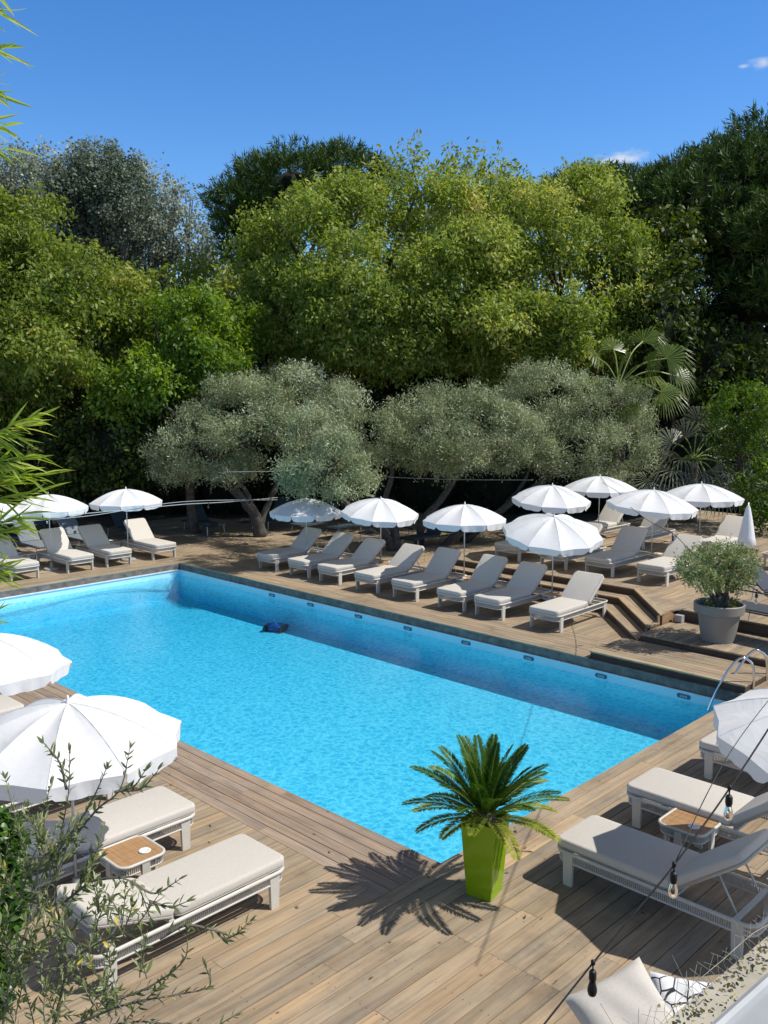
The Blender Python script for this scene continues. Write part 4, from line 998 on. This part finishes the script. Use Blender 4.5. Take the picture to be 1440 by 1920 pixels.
b4 = gnd(868, 1015)
olive('olive tree furthest right with two long leaning branches', [lobe(1030, 750, 30, 92, 62, 1.7), lobe(1120, 770, 30, 92, 65, 1.7), lobe(1170, 835, 29.5, 55, 58, 1.2), lobe(1080, 840, 29.3, 110, 58, 1.6), lobe(980, 830, 28.6, 70, 55, 1.3), lobe(1140, 880, 29.2, 70, 34, 1.1)], b4, .2,
      [([b4, A(905, 985, 29), A(955, 945, 29), A(1010, 905, 29.2), A(1070, 860, 29.3)], .15), ([A(872, 1015, 29), A(935, 960, 29.2), A(985, 900, 29.3), A(1000, 840, 28.9)], .11), ([A(820, 1035, 28.5), A(860, 1000, 28.7), A(920, 975, 29), A(985, 925, 29.2), A(1080, 870, 29.3)], .12)])

# ------------------------------------------------------------------ fan palms
def fanpalm(label, cpx, F, specs, mat, seg=26, droopf=.25, trunk=True, Wd=.05, size=1.):
    c = at(*cpx, F); t = thing('fan_palm', (c.x, c.y, -.05), label, 'fan palm', 'fan palms at the right'); o = np.array([c.x, c.y, -.05]); cc = np.array(c)-o
    for (u, v, dF, rpx) in specs:
        tip = np.array(at(u, v, F+dF))-o; d = unit(tip-cc); k = rpx*size*F/FPX; V = []; T = []
        view = unit(np.array([0, 0, 4.9])-np.array(at(u, v, F+dF))); nrm = unit(view*.55+np.array([0, 0, .6])+rng.normal(size=3)*.25); side = unit(np.cross(nrm, d)); nrm = np.cross(d, side)
        for s_ in range(seg):
            a = (s_/(seg-1)-.5)*R(215); q = d*math.cos(a)+side*math.sin(a); ln = k*(1-.25*abs(a)/2)*random.uniform(.9, 1.08)
            p0 = tip; p1 = tip+q*ln*.6+nrm*.04*k*(1-2*(s_ % 2)); p2 = tip+q*ln*.98-np.array([0, 0, ln*droopf*(1+abs(a)*.3)])
            w = np.cross(q, nrm); w = unit(w)*Wd*k/1.0
            V.append([p0, p1+w, p1*.4+p2*.6, p1-w]); T.append(.35+random.uniform(-.15, .2)); V.append([p1+w*.9, p2, p1-w*.9, p1*.98+p0*.02]); T.append(.6+random.uniform(-.15, .35))
        fo = leafmesh('frond', mat, np.array(V), np.array(T), t)
        g = MB(); mid = (cc+tip)/2+np.array([0, 0, .15*np.linalg.norm(tip-cc)]); g.tube(catmull([cc, mid, tip], 4), .022, 5); g.build('petiole', M['canebark'], fo)
    g = MB(); m_ = 8; g.tube([cc*(i/m_)+np.array([.05*math.sin(i), 0, 0]) for i in range(m_+1)], [.19-.03*i/m_ for i in range(m_+1)], 10); g.build('trunk', M['bark'], t, smooth=True)
    return t
fanpalm('large green fan palm rising behind the right hand olive tree', (1160, 722), 30.6,
        [(1122, 672, .3, 62), (1165, 690, -1.2, 55), (1205, 640, .8, 70), (1250, 672, 0, 66), (1208, 712, -1.3, 60), (1240, 735, -.6, 62), (1110, 720, -.8, 58), (1150, 655, 1, 55), (1268, 705, .3, 52), (1175, 760, -1.4, 55), (1215, 680, -.8, 45)], M['lf_palm'], seg=34, Wd=.034, droopf=.33, size=.86)
fanpalm('greyish fan palm with thin drooping fronds above the grey parasol', (1300, 860), 30.5,
        [(1262, 880, -.8, 55), (1300, 905, -1, 58), (1345, 860, 0, 58), (1370, 885, -.6, 62), (1330, 905, -1, 52), (1240, 905, -.5, 46), (1285, 820, .5, 60), (1335, 810, .6, 58), (1260, 830, .3, 50), (1385, 840, .4, 48), (1215, 900, -.8, 45), (1320, 885, -1.2, 60), (1400, 905, -.9, 52), (1280, 860, -.4, 58), (1355, 915, -1.3, 50), (1310, 790, .6, 52), (1365, 800, .6, 50)], M['lf_palmgrey'], seg=24, droopf=.4, Wd=.026, size=1.12)

# ------------------------------------------------------------------ potted olive on the platform
pb = Vector((16.30, 7.19, Z2)); t = thing('plant_pot', pb, 'big round taupe pot on the raised platform by the steps', 'plant pot')
g = MB(); g.lathe([(.29, 0), (.30, .01), (.375, .50), (.38, .52), (.435, .53), (.45, .545), (.455, .70), (.44, .715), (.415, .70), (.40, .60)], 48, cap1=False); g.build('pot_body', M['pot'], t, smooth=True, auto=35)
g = MB(); g.lathe([(0, .62), (.41, .62)], 24, cap0=False, cap1=False); g.build('soil', M['soil'], t)
t = thing('potted_olive', (pb.x, pb.y, Z2+.6), 'small olive tree with a gnarled trunk growing in the round taupe pot', 'olive tree'); o = np.array(t.location)
FP = pb.x*FWD.x+pb.y*FWD.y
lb = [lobe(1300, 1060, FP, 36, 30, .4), lobe(1345, 1045, FP+.1, 42, 32, .45), lobe(1392, 1055, FP, 34, 30, .4), lobe(1325, 1085, FP-.25, 38, 24, .35), lobe(1375, 1088, FP-.1, 34, 24, .35), lobe(1350, 1065, FP+.5, 55, 35, .3)]
crown('crown', t, M['lf_potolive'], [(c-o, a, b_, h) for c, a, b_, h in lb], dens=150, per=12, L=.062, W=.02, csize=.06, droop=0, out=.8, shell=.55, bump_=.3, tbase=.62, tvar=.2)
g = MB()
for (u, v, r_) in ((1300, 1075, .06), (1330, 1060, .075), (1350, 1050, .08), (1385, 1070, .06), (1365, 1085, .05), (1320, 1100, .05)):
    e = np.array(at(u, v, FP+random.uniform(-.15, .15)))-o; s0 = np.array([random.uniform(-.07, .07), random.uniform(-.07, .07), 0])
    pts = catmull([s0, s0*.6+e*.25+rng.normal(size=3)*.03, s0*.3+e*.6+rng.normal(size=3)*.05, e], 5); g.tube(pts, [r_*(1-.75*i/len(pts))*(1+.2*math.sin(i*2.2)) for i in range(len(pts))], 7)
g.lathe([(.17, 0), (.15, .08), (.10, .2), (.05, .3)], 12); g.build('trunk', M['greybark'], t, smooth=True)
gp_ = crown('ground_plants', t, M['lf_dark'], [(np.array([.12, -.05, .08]), .22, .2, .1), (np.array([-.2, .1, .06]), .15, .15, .08)], dens=200, per=10, L=.05, W=.02, csize=.05, tbase=.7); gp_['kind'] = 'stuff'

# ------------------------------------------------------------------ close olive twigs (bottom left)
def sprig(V, T, g, pts, r=.0035, ll=.052, lw=.0125, gap=.024, start=.15, yel=.02):
    P_ = catmull(pts, 6); m_ = len(P_); g.tube(P_, [max(.0009, r*(1-.8*i/m_)) for i in range(m_)], 5)
    acc = 0; tot = sum((P_[i+1]-P_[i]).length for i in range(m_-1)); s = 0; nxt = tot*start; k = 0
    for i in range(m_-1):
        L = (P_[i+1]-P_[i]).length
        while nxt < s+L:
            f = (nxt-s)/L; p = P_[i].lerp(P_[i+1], f); d = (P_[i+1]-P_[i]).normalized()
            ref = Vector((rng.normal(), rng.normal(), rng.normal())); sd = d.cross(ref).normalized() if k % 2 == 0 else d.cross(prev_sd).normalized(); prev_sd = sd
            for sg in (-1, 1):
                if random.random() < .1: continue
                q = (d*random.uniform(.7, 1.3)+sd*sg*random.uniform(.7, 1.1)+Vector((random.uniform(-.2, .2),)*3)).normalized()
                l_ = ll*random.uniform(.6, 1.15)*(1-.35*(nxt/tot)); V.append((np.array(p), np.array(q), l_, lw*l_/ll)); T.append(1.0 if random.random() < yel else random.uniform(.1, .9))
            nxt += gap*random.uniform(.8, 1.2); k += 1
        s += L
    for _ in range(3):
        q = (P_[-1]-P_[-2]).normalized()+Vector((random.uniform(-.4, .4), random.uniform(-.4, .4), random.uniform(-.2, .4))); V.append((np.array(P_[-1]), np.array(q.normalized()), ll*.7, lw*.8)); T.append(random.uniform(.5, .9))
def finish(V, T, mat, parent, name='leaves', o=None, curl=.06, two=True):
    c = np.array([v[0] for v in V]); d = np.array([v[1] for v in V]); L = np.array([v[2] for v in V]); W = np.array([v[3] for v in V])
    if o is not None: c = c-o
    n = len(c); d = unit(d); up = unit(rng.normal(size=(n, 3))*.7+np.array([0, 0, .6])); s = unit(np.cross(d, up)); nr = np.cross(s, d)
    L = L[:, None]; W = W[:, None]; st = [0, .18, .45, .75, 1]; wd = [.06, .8, 1, .68, .02]; quads = []
    for a in range(4):                          # each leaf: four lengthwise steps, folded along the midrib
        def P2(i, sg): x = st[i]; return c+d*L*x-nr*L*curl*x*x*2+s*sg*W/2*wd[i]+nr*W*.22*wd[i]*abs(sg)
        quads.append(np.stack([P2(a, 0), P2(a, 1), P2(a+1, 1), P2(a+1, 0)], 1)); quads.append(np.stack([P2(a, -1), P2(a, 0), P2(a+1, 0), P2(a+1, -1)], 1))
    return leafmesh(name, mat, np.concatenate(quads), np.tile(np.array(T), 8), parent)
def px(*a): return [Vector(at(u, v, F)) for u, v, F in a]
ob = at(70, 1900, 3.2); t = thing('olive_sapling', (ob.x, ob.y, 0), 'grey green olive twigs in the lower left corner, close to the camera', 'olive tree'); o = np.array(t.location)
V, T = [], []; g = MB()
stems = [px((80, 1990, 3.15), (125, 1810, 3.1), (106, 1690, 3.05), (112, 1580, 3.05), (128, 1490, 3.0), (131, 1410, 3.0)),
         px((125, 1480, 3.0), (112, 1430, 2.98), (83, 1394, 2.95)),
         px((112, 1590, 3.05), (150, 1540, 3.05), (178, 1490, 3.05), (200, 1440, 3.05)),
         px((115, 1600, 3.05), (180, 1520, 3.0), (225, 1480, 3.0), (243, 1405, 3.0)),
         px((215, 1485, 3.0), (250, 1475, 3.0), (272, 1445, 3.0)), px((225, 1482, 3.0), (265, 1478, 2.98), (296, 1445, 2.98)),
         px((110, 1700, 3.1), (180, 1650, 3.0), (250, 1655, 2.95), (282, 1720, 2.95)),
         px((250, 1655, 2.95), (290, 1675, 2.95), (335, 1650, 2.95)), px((280, 1690, 2.95), (320, 1700, 2.95), (352, 1690, 2.95)),
         px((120, 1810, 3.1), (190, 1765, 3.0), (250, 1740, 3.0), (296, 1680, 3.0)),
         px((300, 1760, 3.0), (350, 1735, 3.0), (405, 1745, 3.0), (437, 1754, 3.0), (468, 1728, 3.0)),
         px((405, 1745, 3.0), (420, 1760, 3.0), (445, 1752, 3.0)), px((200, 1880, 3.0), (280, 1850, 3.0), (345, 1800, 3.0), (350, 1745, 3.0)),
         px((120, 1930, 3.05), (230, 1885, 3.0), (330, 1865, 3.0), (392, 1850, 3.0), (386, 1812, 3.0)),
         px((0, 1960, 3.1), (20, 1830, 3.1), (50, 1740, 3.1), (60, 1650, 3.1), (35, 1560, 3.1)),
         px((60, 1990, 3.1), (150, 1940, 3.0), (260, 1915, 3.0), (380, 1930, 3.0), (440, 1905, 3.0))]
for st in stems: sprig(V, T, g, st, r=.0055, start=.12)
for _ in range(110):
    u = random.uniform(-20, 340)*random.uniform(.35, 1)**.7; v = random.uniform(1560, 1960)
    if u > 60+(v-1540)*.85 and random.random() < .8: continue
    F = random.uniform(2.85, 3.35); a = random.gauss(R(80), R(35)); ln = random.uniform(50, 115); du = math.cos(a)*ln; dv = -math.sin(a)*ln
    sprig(V, T, g, px((u, v, F), (u+du*.5+random.uniform(-8, 8), v+dv*.5, F), (u+du, v+dv, F+random.uniform(-.08, .08))), r=.0028, gap=.021, start=.1)
g.tube(catmull([(ob.x, ob.y, 0), (ob.x+.05, ob.y, 1.2), (ob.x, ob.y+.05, 2.3), tuple(at(80, 1990, 3.15))], 5), [.035-.0014*i for i in range(16)], 8)
g.v = [tuple(np.array(p)-o) for p in g.v]; g.build('trunk', M['twig'], t)
finish(V, T, M['lf_olivenear'], t, 'leaves', o)
# ivy mass at the left edge
ib = at(-40, 1650, 4.2); t = thing('ivy_bush', (ib.x, ib.y, 0), 'glossy dark green ivy bush at the left edge behind the olive twigs', 'bush'); o = np.array(t.location)
lb = [lobe(-25, 1600, 4.2, 62, 70, .25), lobe(-40, 1700, 4.1, 85, 80, .25), lobe(-60, 1820, 4.1, 90, 120, .25)]
V, T = [], []
for c, a, b_, h in lb:
    for _ in range(1300):
        d = unit(rng.normal(size=3)); q = c+(d[0]*a*Rv+d[1]*b_*Fv+d[2]*h*Uv)*random.uniform(.75, 1.05)
        V.append((q, unit(rng.normal(size=3)*.7+np.array([0, 0, -.5])+d*.3), random.uniform(.035, .065), random.uniform(.03, .045))); T.append(min(1, max(0, random.gauss(.5, .22))))
finish(V, T, M['lf_ivy'], t, 'leaves', o, curl=.15)
core([(c-o, a, b_, h) for c, a, b_, h in lb], M['core'], t, .7)
g = MB(); g.tube([(0, 0, 0), (.05, 0, 1.2), tuple(lb[2][0]-o)], .03, 6); g.build('stem', M['bark'], t)
# bamboo reaching in from the left
def bamboo(label, culm_u, F, twigs, grp='bamboo canes leaning in from the left'):
    b_ = at(culm_u, 900, F); t = thing('bamboo', (b_.x, b_.y, 0), label, 'bamboo', grp); o = np.array(t.location)
    g = MB(); top = at(culm_u, -120, F); g.tube([(b_.x, b_.y, 0), (b_.x, b_.y, 2.5), tuple(top)], [.016, .014, .006], 8); V, T = [], []
    for (u0, v0, u1, v1, nl, sp) in twigs:
        a = at(culm_u, v0+30, F); m1 = at(u0, v0, F-.02); e = at(u1, v1, F-.05)
        pts = catmull([a, m1, e], 6); g.tube(pts, [.003-.0022*i/len(pts) for i in range(len(pts))], 5)
        nl = int(nl*2.1)
        for k in range(nl):
            f = .35+.65*k/max(1, nl-1); p = pts[min(len(pts)-1, int(f*(len(pts)-1)))]; dr = (e-m1).normalized()
            q = dr*random.uniform(.5, 1.1)+RIGHT*random.uniform(-.25, .75)*sp+UP*random.uniform(-.65, .35)+FWD*random.uniform(-.5, .5)
            V.append((np.array(p), unit(np.array(q)), random.uniform(.055, .115), random.uniform(.006, .0095))); T.append(min(1, max(0, random.gauss(.55, .25))))
    g.v = [tuple(np.array(p)-o) for p in g.v]; g.build('cane', M['canebark'], t); finish(V, T, M['lf_bamboo'], t, 'leaves', o, curl=.10)
bamboo('bamboo with long leaves entering at the upper left corner', -150, 2.2, [(-60, 30, -6, 15, 6, 1), (-60, 85, -8, 95, 7, 1), (-60, 165, -10, 165, 6, 1), (-50, 230, 5, 238, 7, 1.1), (-50, 265, -2, 280, 7, 1.2), (-70, -20, -10, -10, 5, 1), (-60, 480, -30, 560, 3, .8)])
bamboo('bamboo with bright leaves in front of the left parasols', -120, 2.5, [(-50, 850, 70, 775, 16, 1), (-50, 830, 40, 790, 12, 1), (-50, 890, 60, 850, 14, .9), (-50, 905, 75, 890, 16, .9), (-50, 940, 55, 930, 12, .9), (-50, 860, 20, 870, 12, .9), (-40, 1000, 40, 965, 14, 1), (-40, 1010, 30, 990, 10, 1), (-40, 1075, 10, 1060, 9, .9), (-40, 1080, 0, 1075, 8, .8), (-60, 1180, -15, 1150, 8, 1), (-60, 1185, -25, 1170, 5, 1), (-50, 800, 10, 830, 10, .9), (-50, 920, 20, 905, 12, .9)])

# ------------------------------------------------------------------ festoon lights
def festoon(label, pts, bulbs, r=.004, mat=None, size=1., glassy=(1,)*20, per=8):
    P_ = [Vector(at(*p)) for p in pts]; o = P_[0]; t = thing('string_light', tuple(o), label, 'string lights', 'festoon light strings')
    g = MB(); g.tube([q-o for q in catmull(P_, per)], r, 6); g.build('cable', mat or M['cable'], t, smooth=True)
    for i, b3_ in enumerate(bulbs):
        c = Vector(at(*b3_))-o; s = size
        g = MB(); g.tube([c, c-UP*.032*s], .0035*s, 6); g.lathe([(.004, -.008), (.009, -.004), (.009, .010), (.004, .014)], 10, c); 
        g.lathe([(.0, -.028), (.010, -.03), (.0145, -.038), (.015, -.062), (.012, -.076), (0, -.077)], 16, (c.x, c.y, c.z), False, False)
        if s != 1: g.v = [tuple(c+(Vector(p)-c)*s) for p in g.v]
        so = g.build('socket', M['black'], t, smooth=True)
        g = MB(); g.lathe([(.011, -.076), (.0145, -.088), (.0185, -.105), (.019, -.118), (.015, -.132), (.006, -.139), (0, -.14)], 18, (c.x, c.y, c.z), False, False)
        if s != 1: g.v = [tuple(c+(Vector(p)-c)*s) for p in g.v]
        g.build('bulb', M['glass'] if glassy[i] else M['black'], so, smooth=True)
    return t
festoon('nearest festoon cable with hanging bulbs crossing the lower right corner', [(985, 1965, 3.15), (1110, 1808, 3.3), (1190, 1712, 3.38), (1264, 1622, 3.45), (1368, 1478, 3.6), (1500, 1275, 3.85)], [(1112, 1806, 3.3), (1264, 1622, 3.45), (1368, 1478, 3.6)], glassy=(0, 1, 1))
festoon('second thin cable at the lower right edge above the nearest one', [(1264, 1622, 3.45), (1330, 1480, 3.8), (1394, 1374, 4.2), (1500, 1240, 4.8)], [], r=.0022, mat=M['cable'])
festoon('festoon cable with small bulbs running past the potted olive', [(1130, 905, 25), (1162, 925, 23), (1175, 944, 22), (1214, 975, 19.5), (1262, 1001, 17), (1300, 1038, 14), (1342, 1062, 12), (1385, 1085, 10.5), (1419, 1107, 9), (1500, 1150, 7)], [(1162, 925, 23), (1262, 1001, 17), (1419, 1107, 9), (1175, 944, 22)], r=.006, mat=M['cable'], size=1.0, glassy=(1, 0, 1, 1))
festoon('pale festoon cable stretched across the left parasols towards the olives', [(-60, 992, 20), (60, 975, 21), (160, 963, 22), (250, 955, 23), (340, 946, 24), (430, 941, 25), (520, 933, 26)], [(391, 943, 24.5), (468, 937, 25.4), (88, 971, 21.2)], r=.011, mat=M['palecable'])
festoon('thin upper cable parallel to the one over the left parasols', [(-60, 985, 20), (160, 968, 22), (340, 941, 24), (520, 937, 26)], [], r=.009, mat=M['palecable'])
festoon('thin cable high in the dark behind the olive trunks', [(420, 885, 27), (560, 884, 27.3), (700, 893, 27.5), (850, 899, 27.8), (1000, 900, 28)], [], r=.008, mat=M['palecable'])

# ------------------------------------------------------------------ sofa and cushions below the parapet
m, nt, b = newmat('patterned cloth'); tcn = N(nt, 'TexCoord'); vo = N(nt, 'TexVoronoi', feature='DISTANCE_TO_EDGE'); vo.inputs['Scale'].default_value = 9; nt.links.new(tcn.outputs['Object'], vo.inputs['Vector'])
vo2 = N(nt, 'TexVoronoi'); vo2.inputs['Scale'].default_value = 3.2; nt.links.new(tcn.outputs['Object'], vo2.inputs['Vector'])
r = ramp(nt, vo.outputs['Distance'], [(.0, (.03, .035, .04)), (.035, (.03, .035, .04)), (.05, (1, 1, 1))])
r2 = ramp(nt, vo2.outputs['Color'], [(.0, (.78, .78, .78)), (.62, (.78, .78, .78)), (.66, (.20, .21, .23))]); mm = N(nt, 'Mix', data_type='RGBA', blend_type='MULTIPLY'); mm.inputs[0].default_value = 1
nt.links.new(r.outputs[0], mm.inputs[6]); nt.links.new(r2.outputs[0], mm.inputs[7]); nt.links.new(mm.outputs[2], b.inputs['Base Color']); b.inputs['Roughness'].default_value = .9; M['pattern'] = m
def pillow(name, loc, w, h, th, basis, mat, label):
    n = 22; vs = []; fs = []
    for sg in (1, -1):
        for i in range(n+1):
            for j in range(n+1):
                x = i/n*2-1; y = j/n*2-1; k = (1-x**4)*(1-y**4)
                px_ = x*w/2*(1-.07*(1-y*y)*abs(x)**3); py_ = y*h/2*(1-.07*(1-x*x)*abs(y)**3)
                z = sg*th/2*max(0, k)**.55+.006*math.sin(x*9+y*4)*k
                vs.append(basis[0]*px_+basis[1]*py_+basis[2]*z)
    for s_ in range(2):
        for i in range(n):
            for j in range(n):
                a = s_*(n+1)**2+i*(n+1)+j; q = (a, a+n+1, a+n+2, a+1); fs.append(q if s_ == 0 else q[::-1])
    g = MB(); g.add(vs, fs); o = g.build(name, mat, smooth=True); o.location = loc
    return tag(o, label, 'cushion')
tc_ = Vector(cam.location)
def facing(loc, roll, tiltup=.3):
    n = (tc_-Vector(loc)).normalized(); n = (n*.6+UP*tiltup+RIGHT*.1).normalized(); x = UP.cross(n).normalized(); y = n.cross(x); c, s_ = math.cos(roll), math.sin(roll)
    return (x*c+y*s_, y*c-x*s_, n)
c0 = at(1178, 1915, 5.6); pillow('cushion', c0, .62, .62, .20, facing(c0, R(28)), M['cushion'], 'large plain light beige cushion at the bottom edge')
c1 = at(1302, 1905, 5.75); pillow('cushion', c1, .58, .50, .16, facing(c1, R(-4)), M['pattern'], 'white cushion patterned with thin dark lines at the bottom edge')
c2 = at(1243, 1935, 5.75); pillow('cushion', c2, .50, .44, .10, facing(c2, R(8), .1), plain('grey cloth', (.10, .10, .105), .9), 'dark grey cushion edge between the beige and the patterned one')
t = thing('garden_sofa', (c0.x+.2, c0.y-.2, 0), 'woven outdoor sofa just below the picture, carrying the cushions', 'sofa', rz=-TH)
g = MB(); g.box(0, -.15, .30, 1.5, .7, .14); g.build('seat', M['cushion'], t)
for sx in (-.68, .68):
    for sy in (-.45, .15): g = MB(); g.box(sx, sy, .115, .05, .05, .23); g.build('leg', M['frame'], t)
# ------------------------------------------------------------------ parapet with netting, lower right corner
ZP = 3.75
p1 = gnd(1228, 1932, ZP); p2 = gnd(1455, 1742, ZP); d = (p2-p1).normalized(); nn = Vector((d.y, -d.x, 0))
p0 = p1-d*1.2; pe = p2+d*1.5
t = thing('parapet', (p0.x, p0.y, 0), 'low stone parapet in the lower right corner with a pale grey capping', 'parapet', rz=math.atan2(d.y, d.x)); LL = (pe-p0).length
g = MB(); g.box(LL/2, -.15, ZP/2, LL, .26, ZP-.08); g.build('wall', M['stone'], t)
g = MB(); g.box(LL/2, -.035, ZP-.02, LL, .07, .04); g.build('ledge', M['stone'], t)
g = MB(); g.box(LL/2, -.24, ZP-.005, LL, .33, .05); g.tube([(0, -.085, ZP+.02), (LL, -.085, ZP+.02)], .012, 8); g.build('capping', M['zinc'], t)
t = thing('wire_netting', (p0.x, p0.y, ZP), 'loose rusty wire netting with dry creeper along the parapet', 'netting', rz=math.atan2(d.y, d.x))
g = MB()
for k in range(200):
    x = LL*k/200; sg = 1 if k % 2 else -1; h = random.uniform(.02, .05) if k % 14 else random.uniform(.08, .13)
    g.tube([(x, -.03, -.02), (x+sg*.02, .0+.01*random.random(), h*.4), (x+sg*.055+random.uniform(-.01, .01), .02, h)], .0005, 4)
for h in (.018,): g.tube(catmull([(LL*j/24, -.01+.02*random.random(), h+random.uniform(-.008, .008)) for j in range(25)], 3), .0008, 4)
g.build('wires', M['wire'], t)
V, T = [], []
for _ in range(1100):
    V.append((np.array([random.uniform(0, LL), random.gauss(-.03, .016), random.uniform(-.0, .03)]), unit(rng.normal(size=3)), random.uniform(.006, .013), random.uniform(.004, .008))); T.append(random.random())
M['lf_dry'] = leafmat('dry leaf', [(0, (.06, .06, .02)), (.5, (.22, .19, .07)), (1, (.5, .42, .2))], .2)
finish(V, T, M['lf_dry'], t, 'dry_leaves')

# ------------------------------------------------------------------ fallen leaves and litter on the boards
n = 5200; P_ = []
for _ in range(n):
    if random.random() < .8: x = random.uniform(15.7, 27); y = 15.5+random.random()**.8*12; z = .004
    else:
        x = random.uniform(-1, 17); y = random.uniform(1, 30); z = .004
        if PX0-.1 < x < PX1+1.4 and PY0-.1 < y < PY1+.1: continue
        if x > 15.6 and y < 15.6: continue
    P_.append((x, y, z+random.random()*.01))
P_ = np.array(P_); n = len(P_); d = rng.normal(size=(n, 3)); d[:, 2] *= .15
V = leaves(P_, d, rng.uniform(.03, .075, n), rng.uniform(.012, .03, n), up=rng.normal(size=(n, 3))*.2+np.array([0, 0, 1.]))
M['litter'] = leafmat('litter', [(0, (.05, .03, .015)), (.5, (.16, .10, .05)), (1, (.34, .26, .12))], .1)
tag(leafmesh('fallen_leaves', M['litter'], V, rng.random(n), None), 'dry brown leaves scattered over the boards, thickest under the olive trees', 'leaf litter', kind='stuff')
